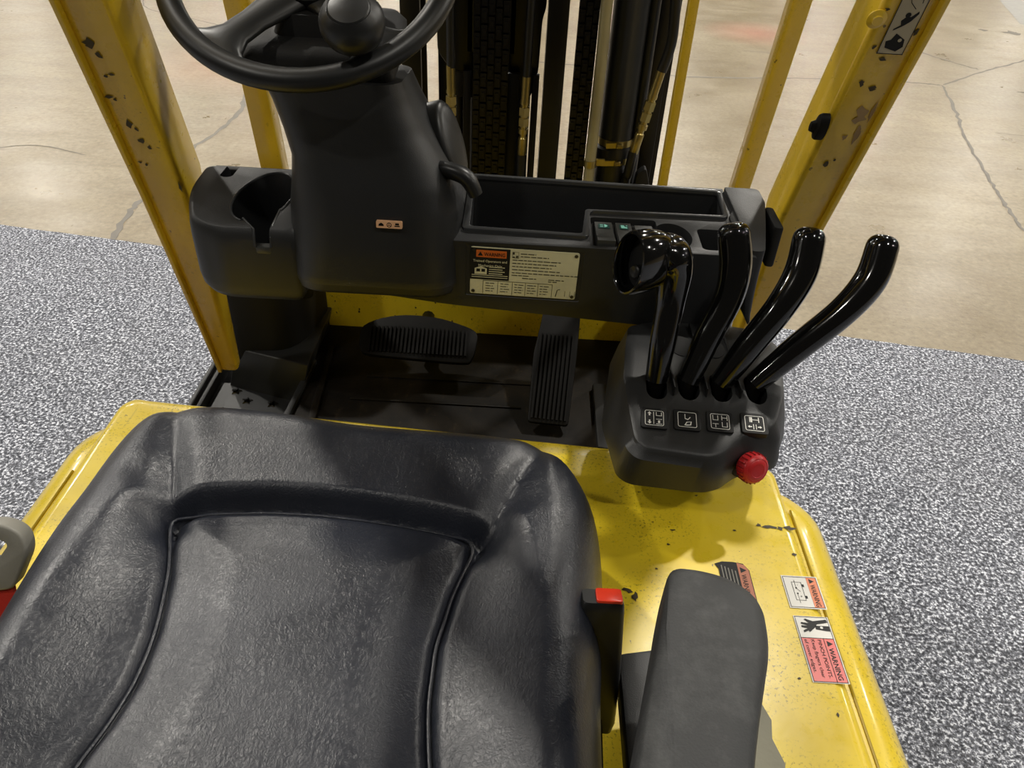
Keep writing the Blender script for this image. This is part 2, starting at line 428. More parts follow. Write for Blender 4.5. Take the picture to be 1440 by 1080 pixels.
# battery decal: text reads down the truck; x axis of text = -Y world
f = Fr((.345, .619, 1.0008), (0, -1, 0), (1, 0, 0))
w, h = .045, .041
m = MB(); m.mat(0).rect(-.0015, w+.0015, -.0015, h+.0015, f, 0); m.mat(1).frame(0, w, 0, h, .0007, f, .0002)
m.mat(2).rect(.0008, w-.0008, h-.0125, h-.0008, f, .0002)
m.mat(1).text('WARNING', .011, h-.0100, .0085, f, .0004, width=.032, bold=True); tri(m, .006, h-.0068, .0035, f, .0004)
m.frame(.008, .035, .009, .021, .0006, f, .0002); m.rect(.011, .015, .021, .0235, f, .0002); m.rect(.028, .032, .021, .0235, f, .0002)
m.disc(.017, .013, .0011, f, .0003); m.disc(.025, .013, .0011, f, .0003); m.line((.017,.013),(.022,.017),.0006,f,.0003)
m.line((.005,.013),(.017,.013),.0005,f,.0002); m.line((.025,.013),(.039,.013),.0005,f,.0002)
m.text('+', .028, .0145, .005, f, .0003); m.text('-', .012, .0145, .005, f, .0003)
lab(m.build('battery_warning_decal', [WHITE, INK, ORNG], hood, smooth=0), 'white decal with battery drawing and orange WARNING strip')
f = Fr((.345, .561, 1.0008), (0, -1, 0), (1, -.0, 0))
w, h = .084, .038
m = MB(); m.mat(0).rect(-.0008, w+.0008, -.0012, h+.0012, f, 0); m.mat(1).frame(0, w, 0, h, .0007, f, .0002)
m.mat(2).rect(.029, w-.0008, .0008, h-.0008, f, .0002)
m.mat(1).rect(.0285, .0293, 0, h, f, .0004); m.rect(.029, w, h-.0125, h-.0118, f, .0004)
m.text('WARNING', .041, h-.0098, .0078, f, .0005, width=.040, bold=True); tri(m, .0355, h-.0066, .0036, f, .0005)
m.text('PINCH POINTS.', .031, .0185, .0058, f, .0005, width=.048); m.text('Keep fingers clear', .031, .0110, .0056, f, .0005, width=.048); m.text('of cover edges.', .031, .0035, .0056, f, .0005, width=.042)
# hand pinched between two bars
m.poly([(.003,h-.002),(.007,h-.001),(.010,h-.014),(.015,.020),(.021,.013),(.019,.012),(.022,.006),(.019,.006),(.016,.012),(.015,.005),(.0125,.005),(.0125,.013),(.010,.005),(.008,.006),(.009,.015),(.004,.010),(.003,.012),(.006,.020)], f, .0004)
m.poly([(.012,.021),(.017,.021),(.019,h-.001),(.012,h-.001)], f, .0004); m.mat(0).disc(.0145, .028, .0017, f, .0005)
lab(m.build('pinch_warning_decal', [WHITE, INK, PINK], hood, smooth=0), 'white and red PINCH POINTS warning decal with crushed hand')
f = Fr((.262, .637, 1.0008), (0, -1, 0), (1, 0, 0))
m = MB(); m.mat(0).poly([(0,.012),(.004,.002),(.012,.006),(.09,.006),(.09,.044),(.012,.044),(.002,.038),(.0,.026)], f, 0)
m.mat(1).poly([(.001,.030),(.09,.030),(.09,.043),(.012,.043),(.004,.039)], f, .0002)
m.mat(2).text('WARNING', .019, .0325, .0085, f, .0004, width=.036, bold=True); tri(m, .0125, .0362, .0045, f, .0004)
m.mat(3)
for k in range(5): m.rect(.006+.002*k, .085, .0095+k*.0040, .0108+k*.0040, f, .0004)
lab(m.build('torn_warning_decal', [BLKD, RORG, INK, plain('faded_print', '#77756c', .5)], hood, smooth=0), 'torn black and faded orange decal half under the armrest')

# ---------------------------------------------- seat
def build_seat():
    cx, cy = -.178, .30
    outl = []
    base = [(.088,-.15),(.094,.30),(.100,.42),(.106,.515),(.101,.588),(.078,.644),(.040,.672),(-.02,.683),(-.10,.686),(-.178,.690),(-.26,.702),(-.345,.706),(-.405,.694),(-.437,.665),(-.450,.615),(-.452,.55),(-.456,.47),(-.450,.30),(-.440,-.15)]
    pts_ = cr([(a, b, 0) for a, b in base], 10)
    back = [Vector((-.440+(.528)*k/14, -.15, 0)) for k in range(1, 14)]
    O = [Vector((p.x, p.y, 0)) for p in pts_] + back
    # resample evenly
    O2 = O + [O[0]]; seg = [0]
    for i in range(len(O2)-1): seg.append(seg[-1]+(O2[i+1]-O2[i]).length)
    Nn = 400; Q = []
    for k in range(Nn):
        s_ = seg[-1]*k/Nn; j = max(i for i in range(len(seg)) if seg[i] <= s_+1e-12); j = min(j, len(O2)-2)
        Q.append(O2[j].lerp(O2[j+1], (s_-seg[j])/max(1e-9, seg[j+1]-seg[j])))
    Q = np.array([(q.x, q.y) for q in Q]); c = np.array([cx, cy])
    rho = [0.] + list(1-(1-np.linspace(0, 1, 170)[1:])**1.25)
    rho = np.array(rho); P2 = (c + rho[1:, None, None]*(Q-c)[None]).reshape(-1, 2)
    def dseg(X, A, B):
        A = np.array(A); B = np.array(B); ab = B-A; t = np.clip(((X-A)@ab)/(ab@ab), 0, 1); return np.linalg.norm(X-(A+t[:, None]*ab), axis=1)
    # distance to outline
    e = np.full(len(P2), 9.)
    for i in range(0, Nn, 2): e = np.minimum(e, dseg(P2, Q[i], Q[(i+2) % Nn]))
    x, y = P2[:, 0], P2[:, 1]
    YS = [-.15, 0, .2, .278, .306, .343, .391, .451, .505, .56]
    LXs = [-.345, -.338, -.322, -.312, -.304, -.298, -.300, -.312, -.330, -.350]
    RXs = [-.010, -.018, -.036, -.045, -.050, -.054, -.054, -.044, -.028, -.010]
    yfun = lambda q: np.interp(q, [-.37, -.34, -.32, -.297, -.24, -.189, -.15, -.108, -.06, -.02, .01], [.505, .518, .528, .535, .541, .541, .538, .533, .525, .514, .500])
    yf = yfun(x); dx = np.maximum(np.interp(y, YS, LXs)-x, x-np.interp(y, YS, RXs)); dyy = y-yf
    dist = np.where((dx < 0) & (dyy < 0), np.maximum(dx, dyy), np.where((dx > 0) & (dyy > 0), np.hypot(dx, dyy), np.maximum(dx, dyy)))
    ss = lambda t: np.clip(t, 0, 1)**2*(3-2*np.clip(t, 0, 1))
    out_ = np.clip(dist, 0, None)
    riseF = .018*ss(out_/.020)+.012*ss(out_/.09); riseS = .032*ss(out_/np.interp(y, [.38, .53], [.12, .045]))
    wF = ss((dyy-dx)/.06+.5)
    z = 1.158 + np.where(dist > 0, wF*riseF+(1-wF)*riseS, 0)
    z = z + .010*ss(-dist/.07)
    z -= .010*np.exp(-(dist/.006)**2)
    for P_ in (((-.330,.510),(-.350,.576),(-.372,.640),(-.395,.72)), ((-.022,.505),(.012,.580),(.034,.625),(.055,.70))):
        g_ = np.minimum.reduce([dseg(P2, A, B) for A, B in zip(P_[:-1], P_[1:])]); k_ = .45+.55*ss((.66-y)/.10)
        z -= k_*(.011*np.exp(-(g_/.016)**2) + .003*np.exp(-(g_/.004)**2))
    r_ = .062; q = np.clip(e/r_, 0, 1); z -= .105*(1-np.sqrt(np.clip(1-(1-q)**2, 0, 1)))
    V = [(cx, cy, 1.168)] + [(float(a), float(b), float(h)) for (a, b), h in zip(P2, z)]
    m = MB(); m.v = V; nr = len(rho)-1
    for j in range(Nn): m.face((0, 1+j, 1+(j+1) % Nn))
    for i in range(nr-1):
        for j in range(Nn):
            a = 1+i*Nn+j; b = 1+i*Nn+(j+1) % Nn; m.face((a, a+Nn, b+Nn, b))
    # skirt
    last = 1+(nr-1)*Nn; zl = 1.005
    bb = m.addv([(float(cx+(p[0]-cx)*.97), float(cy+(p[1]-cy)*.97), zl) for p in Q])
    for j in range(Nn): k = (j+1) % Nn; m.face((last+j, bb+j, bb+k, last+k))
    m.face(range(bb, bb+Nn))
    bm_ = m.build('seat', LEA, root, smooth=60)
    # piping along the seam of the inset panel
    def seam(u_, side):
        return u_
    path = []
    def zz(px_, py_, lift=.0): 
        i = int(np.argmin((P2[:, 0]-px_)**2+(P2[:, 1]-py_)**2)); return float(z[i])+lift
    yy = np.linspace(-.02, .500, 40)
    L = list(zip(np.interp(yy, YS, LXs), yy)); Rr = list(zip(np.interp(yy, YS, RXs), yy))[::-1]
    T = [(q, float(yfun(q))-.002) for q in np.linspace(-.334, -.026, 36)]
    full = [(p.x, p.y) for p in cr([(a, b, 0) for a, b in (L+T+Rr)[::2]], 3)]
    path = [(a, b, 1.1515) for a, b in full]
    m = MB(); m.tube(path, .0018, 8); m.build('piping', LEA, bm_)
    m = MB(); m.prism(rrect(-.40, .04, -.1, .60, .05), .99, 1.02); m.build('seat_pan', BLKD, bm_, bevel=.004)
    return bm_
seat = build_seat()

# ---------------------------------------------- right armrest, bracket, belt buckle
m = MB(); pl = rcorner([(a*1.035, b*1.03) for a, b in ((.012,-.05),(.098,-.05),(.172,.253),(.205,.345),(.208,.385),(.190,.404),(.165,.412),(.136,.414),(.113,.328))], [.01,.01,.05,.03,.02,.02,.02,.014,.05], 6)
rings = []; cA = Vector((.125, .25))
def arm_sc(k): return [(cA.x+(a-cA.x)*k - (.0), cA.y+(b-cA.y)*(1-(1-k)*.45)) for a, b in pl]
for k, z in [(.70,1.165),(.88,1.172),(.97,1.188),(1,1.20),(1,1.222),(.985,1.234),(.93,1.244),(.82,1.2495),(.5,1.2515),(.2,1.252)]:
    rings.append([Vector((a, b, z)) for a, b in arm_sc(k)])
m.loft(rings); arm = lab(m.build('armrest', ARM, root, smooth=50), 'worn dark grey foam armrest pad')
m = MB(); m.prism(rcorner([(.30,1.02),(.455,1.02),(.445,1.10),(.36,1.16),(.2,1.17),(.1,1.17),(.1,1.05)], .015), -.150, -.118, YZ()); m.build('armrest_bracket', BLK, arm, bevel=.004)
m = MB(); m.prism([(.118,.25),(.155,.25),(.168,.45),(.118,.44)], 1.06, 1.09); m.build('bracket_cover', BLK, arm, bevel=.005)
# buckle: stands up beside the seat
fb = Fr((.093, .395, 1.02), (1, .0, .0), (0, .30, 1))
m = MB(); prof = [(.022,.0205,.010),(.0245,.0225,.022),(.0240,.0225,.08),(.0205,.0225,.15),(.0195,.0225,.158),(.018,.021,.1605)]
m.loft([[fb(a, c2, h_) for a, c2 in rrect(-hx, hx, -hy*.55, hy*.55, .005, 4)] for hx, hy, h_ in prof] if False else
       [[fb(a, h_, c2) for a, c2 in rrect(-hx, hx, -hy*.5, hy*.5, .005, 4)] for hx, hy, h_ in prof])
bk_ = lab(m.build('belt_buckle', SATIN, root, smooth=45), 'black seat-belt buckle with red release')
m = MB(); m.loft([[fb(a, h_, c2) for a, c2 in rrect(-.0060, .0180, -.0100, .0100, .003, 4)] for h_ in (.155, .1615, .1630)]); m.build('release_button', REDT, bk_, bevel=.001)
m = MB(); m.tube([fb(-.004, .03, .002), fb(-.004, -.0, 0), (.09, .36, .98)], .010, 10, flat=1.6); m.tube([fb(.008, .035, .002), (.105,.30,1.0),(.11,.2,.98)], .003, 6); m.build('buckle_stalk', RUB, bk_)

# left belt guide with red webbing
fg = Fr((-.483, .466, 1.152), (1, .18, .0), (.08, .45, .89))
m = MB(); op = rcorner([(-.065,-.032),(.016,-.032),(.034,.004),(.032,.024),(.014,.036),(-.065,.032)], [.004,.008,.03,.015,.015,.004], 6)
hole = MB(); hole.prism(rcorner([(-.020,.000),(.004,-.004),(.018,.014),(.006,.022),(-.020,.019)], .005), -.05, .05, fg)
m.prism(op, -.011, .011, fg); lab(m.build('belt_guide', GREY, root, bevel=.005, seg=3, cut=[hole]), 'grey plastic seat-belt guide with slot')
m = MB(); m.prism(rcorner([(-.06,-.090),(.012,-.088),(.012,-.026),(-.06,-.026)], .004), -.003, .003, fg); lab(m.build('belt_webbing', REDB, root), 'red seat-belt webbing')

# ---------------------------------------------- floor pan, bulkhead, step
m = MB(); m.box(-.438, .40, 1.02, 1.52, .695, .75)
mat_o = m.build('floor_mat', MATM, root, bevel=.004)
m = MB(); m.box(-.33, .02, 1.22, 1.226, .750, .7535); m.box(-.31, .05, 1.30, 1.304, .750, .7525); m.prism([(-.395,1.10),(-.38,1.10),(-.40,1.40),(-.412,1.40)], .75, .757)
m.build('mat_ridge', MATM, mat_o, bevel=.0015)
m = MB(); m.prism([(-.66,1.10),(.43,1.10),(.43,1.50),(-.66,1.50)], .50, .690); m.build('floor_frame', STEELD, root, bevel=.006)
m = MB(); m.box(-.445, .278, 1.49, 1.51, .74, 1.04); bh = lab(m.build('bulkhead', YEL, root, bevel=.003), 'yellow toe board below the dash')
fbk = XZ(1.4895)
m = MB()
rn = random.Random(5)
for k in range(46): m.blob(rn.uniform(-.42, .26), rn.uniform(.765, .86), rn.uniform(.0012, .003), rn.uniform(.0012, .004), fbk, 0, 7, k)
lab(m.build('paint_chips', CHIP, bh, smooth=0), kind='stuff')
# hidden step plate with star holes on the left
def star(cx, cy, r):
    return [(cx+(r if k % 2 == 0 else r*.52)*math.cos(math.pi*k/5+.3), cy+(r if k % 2 == 0 else r*.52)*math.sin(math.pi*k/5+.3)) for k in range(10)]
m = MB(); cuts = []
sp = [(-.590,1.282),(-.558,1.252),(-.503,1.246),(-.60,1.215),(-.545,1.195),(-.49,1.19)]
m.box(-.634, -.452, 1.06, 1.31, .698, .704)
for a, b in sp: c = MB(); c.prism(star(a, b, .0115), .68, .72); cuts.append(c)
stp = m.build('step_plate', BLK, root, cut=cuts, smooth=30)
for a, b in sp:
    m = MB()
    o_ = star(a, b, .0125); i_ = star(a, b, .0105)
    b0 = m.addv([Vector((p[0], p[1], .7045)) for p in o_] + [Vector((p[0], p[1], .7070)) for p in i_])
    for k in range(10): q = (k+1) % 10; m.face((b0+k, b0+q, b0+10+q, b0+10+k))
    m.build('grip_rim', CHROME, stp, smooth=0)
m = MB(); m.prism([(-.665,1.06),(-.636,1.06),(-.636,1.40),(-.665,1.40)], .60, .725); m.prism([(-.655,1.07),(-.648,1.07),(-.648,1.39),(-.655,1.39)], .725, .735); m.build('step_rail', BLK, root, bevel=.004)
m = MB(); f = Fr((0,0,0),(1,0,0),(0,1,0))
v = [(-.632,1.285,.704),(-.452,1.235,.704),(-.452,1.25,.79),(-.632,1.30,.80),(-.632,1.45,.704),(-.452,1.43,.704),(-.452,1.42,.78),(-.632,1.44,.80)]
v = [(-.612,1.302,.700),(-.447,1.256,.700),(-.420,1.262,.800),(-.588,1.310,.800),(-.612,1.50,.700),(-.447,1.50,.700),(-.420,1.49,.800),(-.588,1.50,.800)]
b = m.addv(v)
for q in ((0,1,2,3),(3,2,6,7),(1,5,6,2),(0,3,7,4),(4,7,6,5),(0,4,5,1)): m.face([b+i for i in q])
m.build('step_riser', BLK, root, bevel=.004)
m = MB(); m.prism([(-.452,1.05),(-.440,1.05),(-.425,1.34),(-.437,1.34)], .70, .760); m.build('step_edge_bar', BLK, root, bevel=.002)
# black lower cowl behind the left block
m = MB(); m.prism(rcorner([(-.595,1.30),(-.475,1.31),(-.44,1.37),(-.425,1.50),(-.600,1.50)], .03, 5), .73, 1.09); m.build('lower_cowl', BLKD, root, bevel=.006)
for q_ in ((-.452,1.345,1.00), (-.440,1.375,.91)):
    m = MB(); m.lathe([(.018,0),(.018,.004),(.011,.006)], Fr(q_,(1,0,0),(0,0,1)), 16); m.build('cowl_plug', BLKD, root)

# pedals
m = MB()
def brake_profile(t):  # t -1..1 across
    return .052+.018*(1-t*t)
NX = 37; top, bot = [], []
cxp, wz = -.200, .123
fp = Fr((cxp, 1.325, .845), (1, 0, 0), (0, .80, .50))
outl = [(-.118,-.034),(-.10,-.046),(0,-.052),(.095,-.055),(.114,-.046),(.122,-.012),(.118,.018),(.075,.036),(.03,.046),(-.03,.048),(-.08,.038),(-.117,.018),(-.122,-.01)]
ol = [(p.x, p.y) for p in cr([(a, b, 0) for a, b in outl], 3, True)]
m.prism(ol, -.014, .0, fp); brake = m.build('brake_pedal', RUB, root, bevel=.003)
m = MB()
for k in range(25):
    a = -.10+.2*k/24; hh = .03-.9*a*a; m.prism([(a-.0022, -.040), (a+.0022, -.040), (a+.0022, .006+hh*.45), (a-.0022, .006+hh*.45)], 0, .004, fp)
lab(m.build('tread_ribs', RUB, brake), kind='stuff')
m = MB(); m.tube([fp(0, 0, -.012), fp(0, .0, -.07), (cxp, 1.495, .79)], .014, 10); m.build('pedal_arm', STEELD, brake)
A = Vector((.074, 1.15, .775)); B = Vector((.118, 1.36, .925)); ax = (B-A); Ln = ax.length
fa = Fr(A, (1, -.08, 0), ax)
pa = rcorner([(-.040, 0), (.040, 0), (.044, Ln*.55), (.042, Ln+.03), (-.030, Ln+.03), (-.036, Ln*.80), (-.044, Ln*.55)], [.008,.008,.01,.02,.02,.01,.01], 5)
m = MB(); m.prism(pa, -.014, 0, fa); acc = m.build('accelerator_pedal', RUB, root, bevel=.003)
m = MB()
for k in range(9): a = -.033+.066*k/8; m.prism([(a-.002, .008), (a+.002, .008), (a+.002, Ln*.72), (a-.002, Ln*.72)], 0, .0035, fa)
lab(m.build('tread_ribs', RUB, acc), kind='stuff')
m = MB(); m.prism([(.17,1.10),(.26,1.08),(.26,1.3),(.17,1.3)], .75, .768); m.build('pedal_stop_plate', BLKD, root, bevel=.004)

# ---------------------------------------------- dash
def P2(pts, z0, z1, fr=None): c = MB(); c.prism(pts, z0, z1, fr); return c
ZT = 1.262
m = MB(); m.prism(rcorner([(-.300,1.182),(-.10,1.160),(.288,1.136),(.305,1.140),(.322,1.20),(.326,1.23),(.326,ZT),(-.300,ZT)], [.004,.02,.01,.01,.02,.01,.006,.004], 4), -1.172, -.950, XZ())
tray = P2(rcorner([(-.072,.992),(.086,.987),(.094,1.068),(.300,1.072),(.305,1.150),(-.076,1.160)], [.008,.006,.006,.008,.008,.008], 4), 1.17, 1.30)
def eloft(cx, cy, rx, ry, zs, n=40):
    c = MB(); c.loft([[Vector((cx+rx*k*math.cos(t), cy+ry*k*math.sin(t), z_)) for t in np.linspace(0, 2*math.pi, n, endpoint=False)] for k, z_ in zs]); return c
cup2 = eloft(.215, 1.003, .028, .042, [(.88,1.17),(1,1.27),(1.02,1.30)])
pocket = P2(rrect(.253,.314,.965,1.032,.008), 1.18, 1.30)
swp = P2(rrect(.1005,.196,.958,1.052,.006), 1.252, 1.30)
notch = P2(rrect(.318,.340,1.105,1.20,.009), 1.235, 1.30)
plr = P2(rcorner([(-.074,1.1775),(.089,1.1755),(.089,1.2545),(-.074,1.2590)], .003), -.9525, -.90, XZ())
dash = m.build('dash', BLK, root, bevel=.006, seg=3, cut=[tray, cup2, pocket, swp, notch, plr], bang=40)
m = MB(); m.prism(rcorner([(-.082,.9825),(.0945,.978),(.1005,1.063),(.306,1.066),(.3125,1.158),(-.084,1.168)], [.010,.008,.008,.010,.010,.010], 4), 1.258, 1.2665)
m.build('tray_rim', RIM, dash, bevel=.003, cut=[tray])
m = MB(); m.box(-.50, .365, 1.172, 1.186, 1.12, 1.25); m.build('dash_light_blocker', BLKD, dash, bevel=.002)  # unseen panel added to keep light out of the footwell
# right end cap
m = MB(); m.loft([[Vector((a*(1-k)+(.345)*k, b, z_)) for a, b in rcorner([(.318,.957),(.336,.957),(.352,1.03),(.372,1.12),(.372,1.165),(.318,1.165)], [.004,.012,.02,.01,.01,.004], 4)] for z_, k in ((1.15,.75),(1.165,.45),(1.20,.15),(1.235,0),(1.268,0))]); m.build('dash_end_cap', BLK, dash, bevel=.008, seg=3)
m = eloft(.332, 1.062, .0235, .040, [(1,ZT-.004),(1,ZT+.0022),(.92,ZT+.003)]); m.build('round_cap', BLK, dash)
m = MB(); m.lathe([(.0055,1.236),(.0055,1.243),(.003,1.245)], Fr((.328,1.118,0)), 12); m.build('screw', CHROME, dash)
m = MB(); m.prism(rrect(.372,.386,1.05,1.12,.006), 1.20, 1.262); m.build('edge_clip', BLKD, dash, bevel=.003)
# cavity floors are the same black; switches
def rocker(x0, x1, y0, y1, glyph):
    m = MB(); z = 1.2525
    m.mat(0); fr = Fr((x0, y0, z), (1,0,0), (0,1,0)); w_ = x1-x0; h_ = y1-y0
    fy = Fr((x0, y0, z), (0,1,0), (0,0,1))
    m.prism([(0,0),(h_,0),(h_,.006),(h_*.45,.0085),(0,.014)], 0, w_, fy)
    ft = Fr((x0, y0+h_*.45, z+.0085), (1,0,0), (0,1,-.05))
    m.mat(1)
    if glyph == 1:
        m.mat(2).rect(w_*.18, w_*.82, h_*.22, h_*.42, ft, .0008); m.mat(1)
        m.poly([(w_*.52,h_*.25),(w_*.64,h_*.27),(w_*.72,h_*.32),(w_*.64,h_*.37),(w_*.52,h_*.39)], ft, .0014)
        for k in range(3): m.rect(w_*.28, w_*.46, h_*(.26+k*.05), h_*(.28+k*.05), ft, .0014)
    elif glyph == 2:
        m.mat(2).rect(w_*.2, w_*.8, h_*.22, h_*.42, ft, .0008); m.mat(1)
        m.poly([(w_*.3,h_*.25),(w_*.7,h_*.25),(w_*.7,h_*.30),(w_*.55,h_*.32),(w_*.5,h_*.39),(w_*.3,h_*.39)], ft, .0014); m.disc(w_*.68, h_*.37, w_*.06, ft, .0014)
    o = m.build('rocker_switch', [SWG, CYAN, plain('switch_window', '#20453f', .4)], dash, smooth=30)
    return o
rocker(.107, .132, .968, 1.045, 1); rocker(.1375, .1595, .968, 1.045, 2); rocker(.165, .190, .968, 1.040, 0)

# left block with cup holder
m = MB(); bo = rcorner([(-.303,.944),(-.303,1.165),(-.508,1.165),(-.503,1.08),(-.462,.972),(-.425,.944)][::-1], [.03,.04,.05,.015,.006,.012], 6)
if sum(bo[i-1][0]*bo[i][1]-bo[i][0]*bo[i-1][1] for i in range(len(bo))) < 0: bo = bo[::-1]
m.loft([[Vector((-.405+(a+.405)*(1-ins/.10), 1.055+(b-1.055)*(1-ins/.11), z_)) for a, b in bo] for ins, z_ in ((.020,1.146),(.010,1.150),(.003,1.160),(0,1.175),(0,1.235),(.001,1.248),(.004,1.256),(.009,1.261),(.013,1.262))])
cup = eloft(-.380, 1.058, .0405, .082, [(.85,1.15),(1,1.262),(1.02,1.30)], 48)
slot = P2([(-.342,.90),(-.346,1.05),(-.397,1.05),(-.387,.99),(-.364,.945),(-.364,.90)], 1.238, 1.33)
slot2 = P2([(-.3435,.958),(-.3455,1.04),(-.396,1.04),(-.3865,.990),(-.370,.958)], 1.16, 1.25)
nt = P2(rrect(-.468,-.448,1.118,1.20,.008), 1.235, 1.30)
blk = lab(m.build('cup_holder', BLK, root, smooth=50), 'black moulded block with round cup holder')
# (cut after the large edge bevel so the holes keep crisp rims)
def cut_obj(o, cuts, bevel=.0025):
    tmp = []
    for c in cuts:
        cm = bpy.data.meshes.new('cut'); cm.from_pydata([tuple(Vector(v)-Vector((0,0,0))) for v in c.v], [], c.f)
        b2 = bmesh.new(); b2.from_mesh(cm); bmesh.ops.recalc_face_normals(b2, faces=b2.faces); b2.to_mesh(cm); b2.free()
        co = bpy.data.objects.new('cut', cm); COL.objects.link(co); tmp.append(co)
        md = o.modifiers.new('b', 'BOOLEAN'); md.operation = 'DIFFERENCE'; md.object = co; md.solver = 'EXACT'
    dg = bpy.context.evaluated_depsgraph_get(); dg.update(); nm = bpy.data.meshes.new_from_object(o.evaluated_get(dg)); o.modifiers.clear(); o.data = nm
    for c in tmp: bpy.data.objects.remove(c)
    nm.shade_smooth(); nm.set_sharp_from_angle(angle=R(45))
    return o
cut_obj(blk, [cup, slot, slot2, nt])
m = MB(); ring = [(-.380+.0412*math.cos(a), 1.058+.0835*math.sin(a)) for a in np.linspace(R(-30), R(257), 44)]
m.tube([(a, b, ZT-.0005) for a, b in ring], .0022, 8); m.tube([(-.3455,1.02,ZT-.0005),(-.3430,.965,ZT-.001),(-.342,.948,ZT-.010),(-.342,.944,1.239)], .0018, 8); m.tube([(-.389,.985,ZT-.0005),(-.3660,.955,ZT-.002),(-.364,.946,ZT-.010),(-.364,.944,1.239)], .0018, 8)
m.build('cup_rim', RIM, blk)
m = MB(); m.box(-.364, -.342, .943, .957, 1.228, 1.2395); m.build('slot_sill', SWG, blk, bevel=.003)
m = MB(); m.lathe([(.0055,1.236),(.0055,1.243),(.003,1.245)], Fr((-.458,1.128,0)), 12); m.build('screw', CHROME, blk)
m = MB(); m.lathe([(.006,0),(.006,.012)], Fr((-.50,1.11,1.245),(0,1,0),(0,0,1)), 12); m.build('side_screw', BLKD, blk)

# the whole dash top slopes down towards the operator
def tilt(o):
    for v in o.data.vertices:
        d_ = max(0., v.co.y-.95); v.co.z += d_*.25; v.co.x *= 1-d_*.5; v.co.y = min(v.co.y, .95)+d_*.43
    o.data.update()
for o in [dash, blk] + list(dash.children) + list(blk.children): tilt(o)
# data plate on the dash face
fd = Fr((-.0675, .9492, 1.1815), (1, 0, -.012), (0, 0, 1)); w, h = .150, .0735
m = MB(); m.mat(0).prism(rcorner([(0,0),(w,0),(w,h),(0,h)], .003), -.0015, 0, fd)
Z1, Z2, Z3 = .0003, .0005, .0008
m.mat(1).rect(0, .0545, .0235, h-.001, fd, Z1); m.mat(2).rect(.0075, .0495, h-.0150, h-.0040, fd, Z2)
m.mat(1).text('WARNING', .0185, h-.0128, .0078, fd, Z3, width=.029, bold=True); tri(m, .0133, h-.0097, .0036, fd, Z3)
m.mat(0).text('Trained Operators and', .0035, h-.0225, .0052, fd, Z2, width=.047, bold=True); m.text('Mechanics Only', .011, h-.0295, .0052, fd, Z2, width=.033, bold=True)
m.poly([(.006,.032),(.006,.041),(.0145,.0445),(.023,.041),(.023,.032)], fd, Z2); m.mat(1).rect(.0085,.0135,.036,.0405,fd,Z3); m.rect(.0155,.0205,.036,.0405,fd,Z3)
m.mat(0)
for k in range(4): m.rect(.026, .048-.003*(k % 2), .0430-k*.0034, .0442-k*.0034, fd, Z2)
for k in range(2): m.rect(.002, .0525, .0268+k*.0032, .0278+k*.0032, fd, Z2)
m.mat(3)
rn = random.Random(2)
def words(x0, x1, y, hgt=.0013):
    x = x0
    while x < x1:
        l = rn.uniform(.003, .009); m.rect(x, min(x+l, x1), y, y+hgt, fd, Z1); x += l+.0013
m.rect(.058,.0605,h-.008,h-.0045,fd,Z1); m.rect(.0625,.0655,h-.013,h-.0095,fd,Z1); m.rect(.058,.061,h-.013,h-.011,fd,Z1); m.frame(.0575,.0665,h-.0135,h-.004,.0004,fd,Z1)
words(.069, .090, h-.007); words(.069, .108, h-.0112)
for k in range(5): words(.058, .125-.006*(k % 3), h-.0170-k*.0050)
words(.058,.083,.0325); words(.073,.093,.0285); words(.110,.132,.0285); words(.120,.15,.0365); words(.110,.122,.0255)
for xx in (.018, .039, .0595, .078, .096, .116): m.rect(xx, xx+.0006, .001, .0225, fd, Z1)
m.rect(.018, .116, .0218, .0225, fd, Z1)
for j, xx in enumerate((.021, .042, .062, .080, .098)):
    for k in range(4): words(xx+.001, xx+.0135-.002*(k % 2), .0175-k*.0042, .0011)
m.line((.122,.003),(.124,.014),.0012,fd,Z1); m.line((.124,.014),(.128,.015),.0009,fd,Z1)
for xx in (.135,.142,.149): m.line((xx,.004),(xx,.013),.0006,fd,Z1)
for xx in (.0045, .1455):
    for yy in (.0045, h-.0045): m.mat(4).disc(xx, yy, .0026, fd, Z3)
dp = lab(m.build('data_plate', [PWHITE, BLKD, ORNG, plain('plate_print', '#4c4a38', .5), CHROME], dash, smooth=0), 'cream data plate with orange WARNING heading')

# ---------------------------------------------- steering column
secs = [ # z, x0, x1, yfront, yback, radius
 (1.172,-.305,-.098,.945,1.19,.03),(1.182,-.318,-.086,.930,1.19,.045),(1.20,-.324,-.078,.921,1.19,.06),(1.25,-.323,-.076,.920,1.18,.07),(1.30,-.319,-.080,.925,1.17,.07),
 (1.335,-.312,-.094,.932,1.16,.06),(1.365,-.308,-.112,.940,1.15,.05),(1.40,-.315,-.132,.946,1.14,.045),(1.435,-.324,-.148,.950,1.12,.04),(1.462,-.334,-.158,.952,1.105,.035)]
m = MB(); rings = []
zi = np.linspace(0, len(secs)-1, 46)
for t in zi:
    i = min(int(t), len(secs)-2); f_ = t-i; a = np.array(secs[i]); b = np.array(secs[i+1]); f_ = f_; s_ = a*(1-f_)+b*f_
    rings.append([Vector((x, y, s_[0]+(y-s_[3])*(-.10))) for x, y in rrect(s_[1], s_[2], s_[3], s_[4], float(s_[5]), 7)])
m.loft(rings); colm = lab(m.build('steering_column', BLK, root, smooth=60), 'black moulded steering column shroud')
m = MB(); fh = Fr((-.262, 1.045, 1.475), (1,0,0), (0,1,.15))
m.loft([[fh(a, b, z_) for a, b in rrect(-hx, hx, -hy, hy, .018, 5)] for hx, hy, z_ in ((.090,.070,-.018),(.095,.078,-.004),(.095,.080,.018),(.086,.072,.030),(.055,.05,.036),(.045,.045,.06))])
m.build('column_head', BLKD, colm, smooth=45)
